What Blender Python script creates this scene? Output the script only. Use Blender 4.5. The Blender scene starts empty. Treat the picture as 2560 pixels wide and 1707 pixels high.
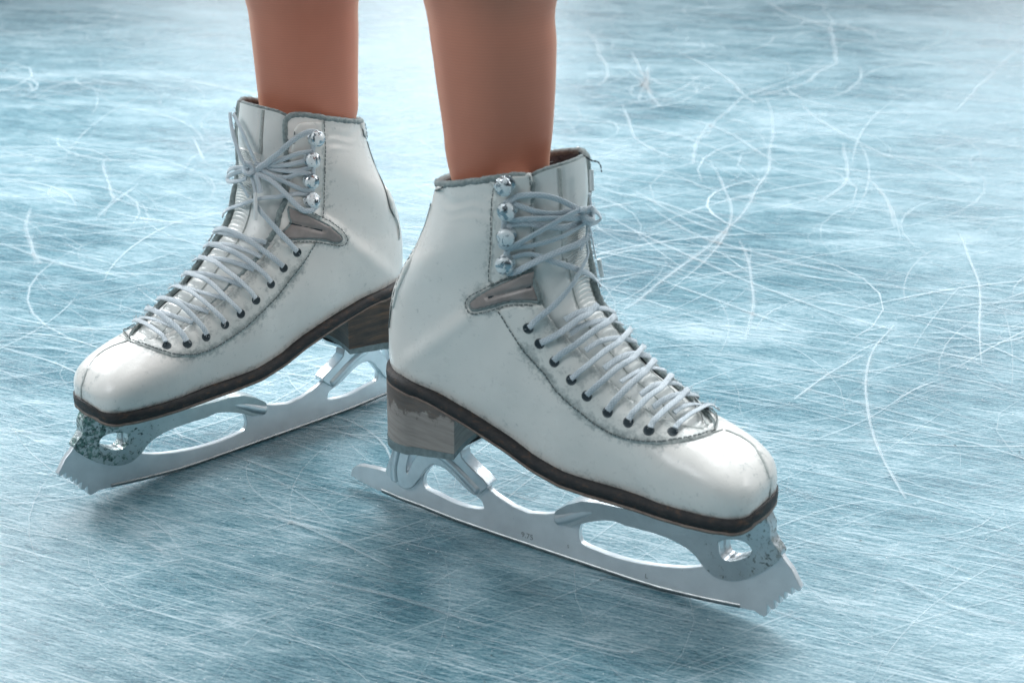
import bpy, bmesh, math, random
from mathutils import Vector, Matrix, noise
from mathutils.bvhtree import BVHTree
from mathutils.geometry import delaunay_2d_cdt
R = math.radians
random.seed(7)
sc = bpy.context.scene
col = sc.collection

# ------------------------------------------------------------------ camera
PITCH, FPX, CAMH = R(22.0), 3515.0, 0.44
cd = bpy.data.cameras.new('camera')
cam = bpy.data.objects.new('camera', cd)
col.objects.link(cam)
cam.location = (0, 0, CAMH)
cam.rotation_euler = (R(90) - PITCH, 0, 0)
cd.sensor_width = 36.0
cd.lens = FPX / 2560 * 36.0
cd.clip_start = 0.02
cd.clip_end = 500
cd.dof.use_dof = True
cd.dof.focus_distance = 0.93
cd.dof.aperture_fstop = 13.0
sc.camera = cam

# ------------------------------------------------------------------ world
w = bpy.data.worlds.new('World')
sc.world = w
w.use_nodes = True
nt = w.node_tree
nt.nodes.clear()
wo = nt.nodes.new('ShaderNodeOutputWorld')
bg = nt.nodes.new('ShaderNodeBackground')
tc = nt.nodes.new('ShaderNodeTexCoord')
sep = nt.nodes.new('ShaderNodeSeparateXYZ')
nt.links.new(tc.outputs['Generated'], sep.inputs[0])
rmp = nt.nodes.new('ShaderNodeValToRGB')
mr = nt.nodes.new('ShaderNodeMapRange')
mr.inputs['From Min'].default_value = -1
mr.inputs['From Max'].default_value = 1
# front-to-back brightness, and dark boards low round the rink under the bright stands and roof
ez = nt.nodes.new('ShaderNodeMapRange'); ez.interpolation_type = 'SMOOTHSTEP'
ez.inputs['From Min'].default_value = .12; ez.inputs['From Max'].default_value = .34
ez.inputs['To Min'].default_value = .32; ez.inputs['To Max'].default_value = 1.12
nt.links.new(sep.outputs['Z'], ez.inputs['Value'])
nt.links.new(sep.outputs['Y'], mr.inputs['Value'])
nt.links.new(mr.outputs[0], rmp.inputs[0])
rmp.color_ramp.elements[0].color = (0.135, 0.160, 0.170, 1)
rmp.color_ramp.elements[1].color = (0.47, 0.53, 0.58, 1)
vm = nt.nodes.new('ShaderNodeVectorMath'); vm.operation = 'SCALE'
nt.links.new(rmp.outputs[0], vm.inputs[0]); nt.links.new(ez.outputs[0], vm.inputs['Scale'])
nt.links.new(vm.outputs[0], bg.inputs[0])
bg.inputs[1].default_value = 1.0
nt.links.new(bg.outputs[0], wo.inputs[0])

# ------------------------------------------------------------------ arena lamps, plus added fill and rim lamps
def lamp(name, loc, target, sx, sy, power, colr):
    l = bpy.data.lights.new(name, 'AREA')
    l.shape = 'RECTANGLE'
    l.size, l.size_y, l.energy, l.color = sx, sy, power, colr
    o = bpy.data.objects.new(name, l)
    col.objects.link(o)
    o.location = loc
    o.rotation_euler = (Vector(target) - Vector(loc)).to_track_quat('-Z', 'Y').to_euler()
    return o
lamp('arena_or_added_lamp', (-3.25, 16.90, 3.30), (0.0, 1.0, 0.0), 1.82, 1.30, 39, (0.93, 0.97, 1.0))
lamp('arena_or_added_lamp', (-0.78, 16.90, 4.21), (0.0, 1.0, 0.0), 2.34, 2.40, 120, (0.93, 0.97, 1.0))
lamp('arena_or_added_lamp', (4.55, 14.30, 5.38), (0.0, 1.0, 0.0), 0.52, 1.30, 20, (0.93, 0.97, 1.0))
lamp('arena_or_added_lamp', (5.15, 14.30, 4.47), (0.0, 1.0, 0.0), 0.78, 0.57, 34, (0.93, 0.97, 1.0))
lamp('arena_or_added_lamp', (0.2, 1.9, 2.3), (-0.1, 0.9, 0.05), 1.7, 1.3, 62, (0.95, 0.98, 1.0))
lamp('arena_or_added_lamp', (-2.2, -0.6, 2.2), (-0.1, 0.9, 0.1), 1.6, 1.2, 32, (0.96, 0.98, 1.0))  # added soft front fill for legs and boots, not an arena fixture
lamp('arena_or_added_lamp', (-1.3, 2.1, 1.1), (-0.15, 0.9, 0.3), 0.4, 0.8, 22, (0.95, 0.98, 1.0))  # added rim lamp close behind left, brightens the leg edges
lamp('arena_or_added_lamp', (1.2, 2.2, 1.2), (0.0, 0.9, 0.15), 0.4, 0.8, 9, (0.95, 0.98, 1.0))  # added rim lamp close behind right, weaker than the left one
lamp('arena_or_added_lamp', (1.9, 0.7, 1.0), (0.1, 0.85, 0.08), 0.6, 0.6, 7, (1.0, 0.97, 0.95))

sc.view_settings.view_transform = 'Standard'
sc.view_settings.look = 'None'
sc.view_settings.exposure = 0.2
sc.view_settings.gamma = 1.0
sc.view_settings.use_curve_mapping = False
sc.cycles.max_bounces = 8
sc.cycles.use_denoising = True

# ------------------------------------------------------------------ materials
def mat(name):
    m = bpy.data.materials.new(name)
    m.use_nodes = True
    n = m.node_tree.nodes
    return m, m.node_tree, n['Principled BSDF']
def node(nt, typ, **kw):
    n = nt.nodes.new(typ)
    for k, v in kw.items():
        if k in n.inputs: n.inputs[k].default_value = v
        else: setattr(n, k, v)
    return n
def coords(nt, scale=(1, 1, 1), rot=(0, 0, 0), kind='Object'):
    t = nt.nodes.new('ShaderNodeTexCoord')
    o = t.outputs[kind]
    if any(rot):
        m0 = nt.nodes.new('ShaderNodeMapping'); m0.inputs['Rotation'].default_value = rot
        nt.links.new(o, m0.inputs[0]); o = m0.outputs[0]
    m = nt.nodes.new('ShaderNodeMapping')
    m.inputs['Scale'].default_value = scale
    nt.links.new(o, m.inputs[0])
    return m.outputs[0]
def noi(nt, vec, scale, detail=4, rough=.55, dist=0):
    n = node(nt, 'ShaderNodeTexNoise', Scale=scale, Detail=detail, Roughness=rough, Distortion=dist)
    nt.links.new(vec, n.inputs['Vector'])
    return n.outputs['Fac']
def ramp(nt, fac, stops):
    r = nt.nodes.new('ShaderNodeValToRGB')
    e = r.color_ramp.elements
    while len(e) < len(stops): e.new(0.5)
    for k, (p, c) in enumerate(stops):
        e[k].position = p
        e[k].color = (c, c, c, 1) if not isinstance(c, tuple) else (*c, 1)
    nt.links.new(fac, r.inputs[0])
    return r.outputs[0]
def mix(nt, fac, a, b, mode='MIX'):
    m = nt.nodes.new('ShaderNodeMix')
    m.data_type = 'RGBA'
    m.blend_type = mode
    for s, v in ((0, fac), (6, a), (7, b)):
        if isinstance(v, (int, float)): m.inputs[s].default_value = v
        elif isinstance(v, tuple): m.inputs[s].default_value = (*v, 1)
        else: nt.links.new(v, m.inputs[s])
    return m.outputs[2]
def math_(nt, op, a, b=0.5):
    m = nt.nodes.new('ShaderNodeMath')
    m.operation = op
    for s, v in ((0, a), (1, b)):
        if isinstance(v, (int, float)): m.inputs[s].default_value = v
        else: nt.links.new(v, m.inputs[s])
    return m.outputs[0]
def bump(nt, bs, h, strength=.3, dist=.001):
    b = node(nt, 'ShaderNodeBump', Strength=strength, Distance=dist)
    nt.links.new(h, b.inputs['Height'])
    nt.links.new(b.outputs[0], bs.inputs['Normal'])
    nt.links.new(b.outputs[0], bs.inputs['Coat Normal'])
def setc(nt, bs, v, inp='Base Color'):
    if isinstance(v, tuple): bs.inputs[inp].default_value = (*v, 1)
    elif isinstance(v, (int, float)): bs.inputs[inp].default_value = v
    else: nt.links.new(v, bs.inputs[inp])

def m_leather(name, base, dirty, scuff_amt=.5, rough=.36):
    m, t, b = mat(name)
    v = coords(t)
    big = ramp(t, noi(t, v, 28, 5, .6), [(.35, 0.0), (.75, 1.0)])
    c = mix(t, math_(t, 'MULTIPLY', big, .35), base, dirty)
    # fine dark scratches, thin and broken
    vs = coords(t, (1, 1, .22), (.5, .3, .8))
    sc1 = ramp(t, noi(t, vs, 900, 2, .5, 1.5), [(.0, 0.0), (.70, 0.0), (.76, 1.0)])
    msk = ramp(t, noi(t, v, 60, 4, .6), [(.5, 0.0), (.68, 1.0)])
    c = mix(t, math_(t, 'MULTIPLY', math_(t, 'MULTIPLY', sc1, msk), scuff_amt), c, (.16, .18, .18))
    at = t.nodes.new('ShaderNodeAttribute'); at.attribute_name = 'wear'
    wn = noi(t, v, 230, 6, .75)
    wk = ramp(t, math_(t, 'ADD', math_(t, 'MULTIPLY', at.outputs['Fac'], .42), wn), [(.60, 0.0), (.72, .55), (.85, 1.0)])
    c = mix(t, math_(t, 'MULTIPLY', wk, .8), c, ramp(t, noi(t, v, 700, 3, .6), [(.35, (.15, .19, .19)), (.65, (.42, .46, .45))]))
    spk = ramp(t, noi(t, v, 1500, 2, .5), [(.0, 0.0), (.74, 0.0), (.78, 1.0)])
    c = mix(t, math_(t, 'MULTIPLY', spk, .35), c, (.2, .2, .19))
    setc(t, b, c)
    setc(t, b, ramp(t, noi(t, v, 90, 5, .6), [(.3, rough - .12), (.8, rough + .12)]), 'Roughness')
    b.inputs['Coat Weight'].default_value = .3
    b.inputs['Coat Roughness'].default_value = .22
    g = noi(t, v, 1300, 3, .6)
    g2 = noi(t, v, 120, 4, .6)
    h = math_(t, 'ADD', math_(t, 'MULTIPLY', g, .35), g2)
    bump(t, b, h, .22, .0009)
    return m
M = {}
M['leather'] = m_leather('white_leather', (.80, .785, .745), (.66, .65, .62))
M['leather_worn'] = m_leather('worn_white_leather', (.74, .745, .71), (.53, .54, .51), 1.0, .45)
M['tongue'] = m_leather('tongue_leather', (.75, .765, .74), (.60, .63, .61), .3, .4)
def m_simple(name, stops, scale, rough, bscale=900, bstr=.5, bdist=.0006, vs=(1, 1, 1), rot=(0, 0, 0), metal=0, sheen=0):
    m, t, b = mat(name)
    v = coords(t, vs, rot)
    setc(t, b, ramp(t, noi(t, v, scale, 6, .65), stops))
    b.inputs['Roughness'].default_value = rough
    b.inputs['Metallic'].default_value = metal
    b.inputs['Sheen Weight'].default_value = sheen
    bump(t, b, noi(t, v, bscale, 4, .6), bstr, bdist)
    return m
M['suede'] = m_simple('grey_suede', [(.3, (.13, .17, .17)), (.7, (.33, .39, .39))], 500, .95, 1500, .9, .0008, sheen=.3)
M['lining'] = m_simple('dark_lining', [(.3, (.045, .065, .085)), (.75, (.19, .235, .28))], 260, .95, 900, .8, .0008)
M['sole'] = m_simple('dark_sole_edge', [(.35, (.012, .013, .015)), (.55, (.026, .024, .024)), (.72, (.105, .055, .032))], 160, .62, 700, .6, .0007, (1, 1, 2.2))
M['tan'] = m_simple('tan_sole_layer', [(.3, (.16, .11, .09)), (.7, (.30, .23, .19))], 240, .6, 900, .5, .0005)
M['lift'] = m_simple('grey_heel_lift', [(.3, (.10, .14, .15)), (.7, (.22, .28, .29))], 200, .55, 900, .4, .0005)
M['thread'] = m_simple('dark_thread', [(.3, (.07, .09, .09)), (.7, (.20, .23, .23))], 900, .9, 2000, .3, .0002)
M['seam'] = m_simple('seam_dirt', [(.3, (.26, .29, .28)), (.7, (.50, .53, .51))], 900, .9, 2000, .3, .0002)
M['white_thread'] = m_simple('white_thread', [(.3, (.35, .38, .37)), (.7, (.55, .58, .57))], 900, .9, 2000, .3, .0002)
M['plastic'] = m_simple('aglet_plastic', [(.3, (.62, .66, .66)), (.7, (.74, .78, .78))], 300, .3, 900, .1, .0002)
M['hole'] = m_simple('eyelet_dark', [(.3, (.005, .015, .022)), (.7, (.02, .04, .05))], 900, .7, 900, .3, .0003)
M['grommet'] = m_simple('eyelet_rim', [(.4, (.015, .03, .04)), (.7, (.08, .11, .12))], 900, .5, 900, .3, .0003)
M['pewter'] = m_simple('taupe_insert', [(.3, (.21, .185, .175)), (.7, (.31, .275, .26))], 120, .34, 900, .2, .0004)
# stacked leather heel
m, t, b = mat('stacked_heel')
v = coords(t, (1, 1, 12), (0, R(-5), 0))
lay = noi(t, v, 45, 4, .6)
c = ramp(t, lay, [(.3, (.24, .215, .20)), (.5, (.30, .27, .25)), (.7, (.35, .32, .295))])
v2 = coords(t)
sep2 = t.nodes.new('ShaderNodeSeparateXYZ')
t.links.new(v2, sep2.inputs[0])
st_ = math_(t, 'ADD', math_(t, 'MULTIPLY', math_(t, 'SUBTRACT', sep2.outputs['Z'], .084), 38.0), math_(t, 'MULTIPLY', math_(t, 'SUBTRACT', noi(t, v2, 55, 5, .65), .5), 2.2))
stain = ramp(t, math_(t, 'ADD', st_, .25), [(.30, 0.0), (.42, 1.0)])
c = mix(t, math_(t, 'MULTIPLY', stain, .68), c, ramp(t, noi(t, v, 120, 4, .6), [(.4, (.028, .024, .024)), (.7, (.11, .06, .035))]))
setc(t, b, c)
b.inputs['Roughness'].default_value = .6
bump(t, b, lay, .3, .0005)
M['heel'] = m
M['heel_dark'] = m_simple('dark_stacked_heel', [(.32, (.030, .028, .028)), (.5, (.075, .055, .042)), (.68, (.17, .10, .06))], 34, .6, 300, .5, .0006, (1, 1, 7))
# blade steel
m, t, b = mat('blade_steel')
v = coords(t, (1, 1, 14))
c = ramp(t, noi(t, coords(t), 70, 5, .6), [(.3, (.72, .77, .80)), (.7, (.84, .89, .92))])
sp = ramp(t, noi(t, coords(t), 900, 2, .5), [(0, 0.0), (.73, 0.0), (.76, 1.0)])
c = mix(t, math_(t, 'MULTIPLY', sp, .5), c, (.18, .2, .2))
setc(t, b, c)
b.inputs['Metallic'].default_value = .62
setc(t, b, ramp(t, noi(t, coords(t), 120, 5, .6), [(.3, .30), (.75, .44)]), 'Roughness')
bump(t, b, noi(t, v, 160, 4, .6), .12, .0004)
M['steel'] = m
# chipped silver stanchions
def m_chip(name, lo, hi, patch, thr):
    m, t, b = mat(name)
    v = coords(t)
    sx = t.nodes.new('ShaderNodeSeparateXYZ'); t.links.new(v, sx.inputs[0])
    gx = t.nodes.new('ShaderNodeMapRange'); gx.inputs[1].default_value = .17; gx.inputs[2].default_value = .245; gx.inputs[3].default_value = -.05; gx.inputs[4].default_value = .12
    t.links.new(sx.outputs['X'], gx.inputs[0])
    n1 = math_(t, 'ADD', noi(t, v, 260, 9, .78, .3), gx.outputs[0])
    k = ramp(t, n1, [(thr, 0.0), (thr + .025, 1.0)])
    base = ramp(t, noi(t, v, 60, 4, .6), [(.3, lo), (.7, hi)])
    pc = ramp(t, noi(t, v, 420, 4, .6), [(.35, patch[0]), (.62, patch[1])])
    setc(t, b, mix(t, k, base, pc))
    vs = coords(t, (1, 1, .3), (.4, .7, .2))
    scr = ramp(t, noi(t, vs, 700, 2, .5, 1), [(0, 0.0), (.68, 0.0), (.72, 1.0)])
    met = math_(t, 'SUBTRACT', .85, math_(t, 'MULTIPLY', k, .7))
    setc(t, b, met, 'Metallic')
    setc(t, b, math_(t, 'ADD', .30, math_(t, 'MULTIPLY', k, .4)), 'Roughness')
    h = math_(t, 'SUBTRACT', noi(t, v, 90, 4, .6), math_(t, 'MULTIPLY', math_(t, 'ADD', k, math_(t, 'MULTIPLY', scr, .4)), .5))
    bump(t, b, h, .5, .0008)
    return m
M['chip'] = m_chip('chipped_silver', (.58, .62, .64), (.72, .76, .78), ((.08, .11, .12), (.34, .38, .36)), .64)
M['chip_green'] = m_chip('corroded_silver', (.54, .60, .61), (.68, .74, .74), ((.02, .05, .06), (.25, .42, .38)), .58)
M['chip_clean'] = m_chip('silver_paint', (.66, .71, .74), (.80, .85, .88), ((.12, .14, .15), (.4, .42, .4)), .66)
# hook chrome with chipped white coat
m, t, b = mat('hook_metal')
v = coords(t)
k = ramp(t, noi(t, v, 210, 4, .6, .8), [(.45, 0.0), (.49, 1.0)])
setc(t, b, mix(t, k, (.42, .46, .49), (.80, .84, .85)))
setc(t, b, math_(t, 'SUBTRACT', 1.0, math_(t, 'MULTIPLY', k, .9)), 'Metallic')
setc(t, b, math_(t, 'ADD', .10, math_(t, 'MULTIPLY', k, .22)), 'Roughness')
bump(t, b, k, .25, .0002)
M['hook'] = m
# lace braid, UV based (v runs along the lace in metres)
m, t, b = mat('lace_braid')
uv = coords(t, (1, 1, 1), kind='UV')
s = t.nodes.new('ShaderNodeSeparateXYZ'); t.links.new(uv, s.inputs[0])
def tri(x): return math_(t, 'PINGPONG', x, .5)
d1 = tri(math_(t, 'ADD', math_(t, 'MULTIPLY', s.outputs['Y'], 430.0), math_(t, 'MULTIPLY', s.outputs['X'], 6.0)))
d2 = tri(math_(t, 'SUBTRACT', math_(t, 'MULTIPLY', s.outputs['Y'], 430.0), math_(t, 'MULTIPLY', s.outputs['X'], 6.0)))
wv = math_(t, 'MULTIPLY', d1, d2)
cl = noi(t, coords(t), 70, 4, .6)
c = ramp(t, cl, [(.3, (.58, .65, .69)), (.7, (.76, .81, .84))])
c = mix(t, ramp(t, wv, [(0, .7), (.2, 0.0)]), c, (.33, .40, .45))
setc(t, b, c)
b.inputs['Roughness'].default_value = .95
b.inputs['Sheen Weight'].default_value = .6
bump(t, b, wv, .6, .0008)
M['lace'] = m
m2 = m.copy(); m2.name = 'lace_fuzz'
bb = m2.node_tree.nodes['Principled BSDF']
for l in list(m2.node_tree.links):
    if l.to_node == bb: m2.node_tree.links.remove(l)
bb.inputs['Base Color'].default_value = (.62, .67, .70, 1)
M['fuzz'] = m2
# tights
m, t, b = mat('tan_tights')
uv = coords(t, kind='UV')
s = t.nodes.new('ShaderNodeSeparateXYZ'); t.links.new(uv, s.inputs[0])
rows = math_(t, 'PINGPONG', math_(t, 'ADD', math_(t, 'MULTIPLY', s.outputs['Y'], 620.0), math_(t, 'MULTIPLY', noi(t, coords(t), 25, 2), 1.2)), .5)
c = ramp(t, noi(t, coords(t), 9, 4, .6), [(.3, (.55, .195, .12)), (.7, (.66, .25, .16))])
c = mix(t, math_(t, 'MULTIPLY', rows, .30), c, (.36, .145, .10))
setc(t, b, c)
b.inputs['Roughness'].default_value = .55
b.inputs['Sheen Weight'].default_value = .45
b.inputs['Sheen Tint'].default_value = (1, .78, .6, 1)
b.inputs['Sheen Roughness'].default_value = .35
b.inputs['Subsurface Weight'].default_value = .08
b.inputs['Subsurface Radius'].default_value = (.01, .004, .002)
bump(t, b, rows, .15, .0004)
M['tights'] = m
# ice
m, t, b = mat('rink_ice')
v1 = coords(t, (9, 28, 1), (0, 0, R(12)))
v2 = coords(t, (42, 480, 1), (0, 0, R(27)))
v5 = coords(t, (60, 560, 1), (0, 0, R(6)))
v3 = coords(t, (1.6, 2.6, 1), (0, 0, R(8)))
v4 = coords(t, (420, 900, 1), (0, 0, R(15)))
a = noi(t, v1, 1, 7, .62, .5)
f = noi(t, v2, 1, 7, .68, .2)
f2 = noi(t, v5, 1, 7, .68, .2)
g = noi(t, v3, 1.6, 8, .66, .4)
h4 = noi(t, v4, 1, 4, .65)
def cen(x, k): return math_(t, 'MULTIPLY', math_(t, 'SUBTRACT', x, .5), k)
tot = math_(t, 'ADD', math_(t, 'ADD', math_(t, 'ADD', cen(a, .80), math_(t, 'ADD', cen(f, 1.15), cen(f2, 1.15))), math_(t, 'ADD', cen(g, 1.35), cen(h4, 1.0))), .5)
c = ramp(t, tot, [(.15, (.030, .105, .145)), (.42, (.070, .190, .238)), (.60, (.150, .285, .335)), (.85, (.38, .50, .55))])
# thin frosty hairlines worked into the sheet
hl = noi(t, coords(t, (6, 620, 1), (0, 0, R(24))), 1, 3, .6, .1)
hl2 = noi(t, coords(t, (8, 560, 1), (0, 0, R(-31))), 1, 3, .6, .1)
hk = math_(t, 'ADD', ramp(t, hl, [(.57, 0.0), (.66, .7)]), ramp(t, hl2, [(.61, 0.0), (.69, .5)]))
c = mix(t, hk, c, (.46, .58, .63))
setc(t, b, c)
setc(t, b, ramp(t, tot, [(.2, .20), (.85, .45)]), 'Roughness')
b.inputs['IOR'].default_value = 1.31
b.inputs['Specular IOR Level'].default_value = .75
b.inputs['Coat Weight'].default_value = .3
b.inputs['Coat Roughness'].default_value = .24
hh = math_(t, 'ADD', math_(t, 'MULTIPLY', math_(t, 'ADD', f, f2), .35), math_(t, 'ADD', math_(t, 'MULTIPLY', a, .35), math_(t, 'MULTIPLY', h4, .3)))
bump(t, b, hh, .55, .0012)
M['ice'] = m
def m_mark(name, colr, amt, lo, hi):
    m, t, b = mat(name)
    setc(t, b, colr)
    b.inputs['Roughness'].default_value = .5
    n = noi(t, coords(t, (1, 1, 1)), 28, 8, .8)
    uv_ = t.nodes.new('ShaderNodeUVMap'); sp_ = t.nodes.new('ShaderNodeSeparateXYZ'); t.links.new(uv_.outputs[0], sp_.inputs[0])
    soft = math_(t, 'POWER', math_(t, 'MULTIPLY', math_(t, 'PINGPONG', sp_.outputs['X'], .5), 2.0), 1.6)
    soft = math_(t, 'MULTIPLY', soft, sp_.outputs['Y'])
    setc(t, b, math_(t, 'MULTIPLY', soft, math_(t, 'MULTIPLY', ramp(t, n, [(lo, 0.0), (hi, 1.0)]), amt)), 'Alpha')
    return m
M['scratch'] = m_mark('frosted_scratch', (.70, .80, .84), 1.0, .05, .55)
M['scratch_fine'] = m_mark('fine_scratch', (.68, .79, .83), 1.0, .10, .50)
M['crack'] = m_mark('dark_crack', (.04, .12, .15), .8, .35, .55)
m, t, b = mat('frost_grain')
b.inputs['Base Color'].default_value = (.85, .9, .93, 1); b.inputs['Roughness'].default_value = .25
M['grain'] = m
m, t, b = mat('dark_speck')
b.inputs['Base Color'].default_value = (.03, .06, .07, 1)
M['speck'] = m

# ------------------------------------------------------------------ helpers
def obj(name, verts, faces, material, parent=None, smooth=True, uvs=None, bevel=0, mats=None, fmat=None):
    me = bpy.data.meshes.new(name)
    me.from_pydata([tuple(p) for p in verts], [], faces)
    for mm in (mats or [material]): me.materials.append(mm)
    if fmat:
        for p, k in zip(me.polygons, fmat): p.material_index = k
    if uvs:
        ul = me.uv_layers.new(name='UVMap')
        for lp in me.loops: ul.data[lp.index].uv = uvs[lp.vertex_index]
    bm = bmesh.new(); bm.from_mesh(me)
    bmesh.ops.recalc_face_normals(bm, faces=bm.faces)
    bm.to_mesh(me); bm.free()
    if smooth:
        for p in me.polygons: p.use_smooth = True
    me.update()
    o = bpy.data.objects.new(name, me)
    col.objects.link(o)
    if bevel:
        bv = o.modifiers.new('Bevel', 'BEVEL'); bv.width = bevel; bv.segments = 3; bv.limit_method = 'ANGLE'; bv.angle_limit = R(40)
        wn = o.modifiers.new('WN', 'WEIGHTED_NORMAL')
    if parent: o.parent = parent
    return o
class MB:
    def __init__(s): s.v, s.f, s.uv, s.m = [], [], [], []
    def add(s, v, f, uv=None, m=0):
        n = len(s.v); s.v += v; s.f += [tuple(i + n for i in q) for q in f]; s.uv += uv or [(0, 0)] * len(v); s.m += [m] * len(f)
    def grid(s, rows, closed=False, uv=None, m=0):
        n = len(rows[0]); v = [p for r in rows for p in r]; f = []
        for i in range(len(rows) - 1):
            for j in range(n if closed else n - 1):
                k = (j + 1) % n
                f.append((i * n + j, i * n + k, (i + 1) * n + k, (i + 1) * n + j))
        s.add(v, f, uv, m)
    def build(s, name, material, parent=None, **kw):
        return obj(name, s.v, s.f, material, parent, uvs=s.uv, fmat=s.m, **kw)
def spline(pts, n=8):
    pts = [Vector(p) for p in pts]
    if len(pts) < 3: return [pts[0].lerp(pts[-1], k / n) for k in range(n + 1)]
    out = []
    for i in range(len(pts) - 1):
        p0, p1, p2, p3 = pts[max(i - 1, 0)], pts[i], pts[i + 1], pts[min(i + 2, len(pts) - 1)]
        for k in range(n):
            f = k / n
            out.append(.5 * ((2 * p1) + (p2 - p0) * f + (2 * p0 - 5 * p1 + 4 * p2 - p3) * f * f + (3 * p1 - p0 - 3 * p2 + p3) * f ** 3))
    out.append(pts[-1]); return out
def resample(pts, step):
    out = [pts[0]]; acc = 0
    for a_, b_ in zip(pts, pts[1:]):
        d = (b_ - a_).length
        while acc + d >= step and d > 1e-9:
            a_ = a_.lerp(b_, (step - acc) / d); d = (b_ - a_).length; acc = 0; out.append(a_)
        acc += d
    return out
def tube(mb, pts, nrm, wd, th, seg=8, m=0, taper=None):
    """flat or round strand along pts; nrm = list of normals (thin direction)"""
    rows, uv, L = [], [], 0
    n = len(pts)
    for i, p in enumerate(pts):
        tg = (pts[min(i + 1, n - 1)] - pts[max(i - 1, 0)])
        if tg.length < 1e-9: tg = Vector((1, 0, 0))
        tg.normalize()
        nn = nrm[i] if isinstance(nrm, list) else nrm
        sd = tg.cross(nn)
        if sd.length < 1e-4: sd = tg.orthogonal()
        sd.normalize(); up = sd.cross(tg)
        k = taper(i / (n - 1)) if taper else 1
        if i: L += (p - pts[i - 1]).length
        r = []
        for j in range(seg):
            a_ = 2 * math.pi * j / seg
            r.append(p + sd * (math.cos(a_) * wd / 2 * k) + up * (math.sin(a_) * th / 2 * k)); uv.append((j / seg, L))
        rows.append(r)
    mb.grid(rows, True, uv, m)
    for e, r in ((0, rows[0]), (-1, rows[-1])):
        mb.add(list(r), [tuple(range(seg))], [(0, 0)] * seg, m)
M['edge'] = m_simple('ground_edge', [(.3, (.26, .29, .30)), (.7, (.46, .49, .50))], 200, .35, 900, .2, .0003, metal=.9)
M['stamp'] = m_simple('stamp_ink', [(.3, (.25, .29, .31)), (.7, (.36, .40, .42))], 300, .5)
# ------------------------------------------------------------------ setting
def prop(o, **k):
    for a_, b_ in k.items(): o[a_] = b_
    return o
ice = obj('ice', [(-60, -20, 0), (60, -20, 0), (60, 90, 0), (-60, 90, 0)], [(0, 1, 2, 3)], M['ice'], smooth=False)
prop(ice, kind='structure', label='scratched pale blue rink ice under both skates', category='ice')

CP, SP = math.cos(PITCH), math.sin(PITCH)
def ray(u, v):
    x = (u - 1280) / FPX; y = -(v - 853.5) / FPX
    return Vector((x, CP + y * SP, -SP + y * CP))
CAM = Vector((0, 0, CAMH))
def ground(u, v, z=0.0):
    r = ray(u, v); return CAM + r * ((z - CAMH) / r.z)

# marks the blades left in the ice (traced long ones, then many random fine ones)
def strip(mb, pts, wd, z, m=0, st=1.0):
    n = len(pts); rows = []; wd *= 2.0
    for i, p in enumerate(pts):
        tg = pts[min(i + 1, n - 1)] - pts[max(i - 1, 0)]
        tg.z = 0
        tg.normalize()
        sd = Vector((-tg.y, tg.x, 0))
        k = wd / 2 * min(1, .25 + 3 * min(i, n - 1 - i) / n) * (1 + .5 * noise.noise(p * 40))
        rows.append([Vector((p.x, p.y, z)) + sd * k, Vector((p.x, p.y, z)) - sd * k])
    mb.grid(rows, uv=[(0, st), (1, st)] * n, m=m)
E8 = 1.0884
MARKS = [
 [(1888, 5), (1910, 60), (1918, 110), (1914, 150), (1850, 188), (1790, 212), (1745, 228)],
 [(1765, 225), (1775, 320), (1752, 420), (1700, 500), (1640, 560), (1560, 620), (1470, 690), (1430, 712)],
 [(1530, 680), (1620, 600), (1672, 535), (1680, 480), (1660, 420), (1630, 370)],
 [(1435, 240), (1440, 290), (1475, 330), (1560, 372)], [(1400, 215), (1480, 195), (1560, 190)],
 [(1450, 120), (1480, 190), (1515, 245)], [(1440, 165), (1500, 215)], [(1490, 150), (1470, 235)],
 [(1560, 120), (1650, 170), (1740, 240)], [(1620, 320), (1680, 245), (1760, 205), (1900, 150)],
 [(1990, 408), (2030, 460), (2052, 522)], [(1940, 330), (1950, 380), (1930, 430), (1880, 470)],
 [(2055, 750), (2008, 800), (1985, 870), (1984, 940), (2000, 1000), (2040, 1080), (2080, 1150)],
 [(2195, 530), (2240, 620), (2246, 720), (2257, 835)], [(1840, 235), (1900, 290), (2000, 340), (2100, 385)],
 [(70, 478), (67, 530), (78, 575), (97, 607)], [(215, 510), (262, 468), (322, 424)], [(238, 370), (248, 420), (264, 462)],
 [(1700, 555), (1722, 620), (1726, 700), (1712, 785)], [(1560, 270), (1660, 300), (1790, 380)],
 [(1820, 920), (1900, 862), (1990, 815)], [(2352, 110), (2290, 160), (2190, 260)], [(1480, 470), (1600, 540), (1760, 590), (1960, 640)],
 [(1400, 500), (1560, 580), (1800, 680), (2050, 760)], [(1500, 640), (1640, 690), (1840, 760)], [(330, 1245), (390, 1282)],
 [(1450, 440), (1580, 505), (1700, 545)], [(1380, 440), (1520, 470), (1660, 520)], [(2060, 1330), (2200, 1400), (2352, 1440)],
 [(0, 720), (120, 750), (260, 762)], [(0, 560), (150, 610), (300, 640)], [(620, 1180), (760, 1240), (900, 1310)], [(20, 985), (90, 1000), (140, 1010)],
 [(1750, 0), (1830, 40), (1930, 75)], [(1350, 60), (1390, 160), (1370, 200)], [(1640, 280), (1600, 330), (1590, 380)],
 [(700, 1330), (900, 1375), (1120, 1445)], [(1290, 1470), (1420, 1500), (1500, 1490)], [(380, 960), (420, 1010)]]
mb = MB(); zi = 0
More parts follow.
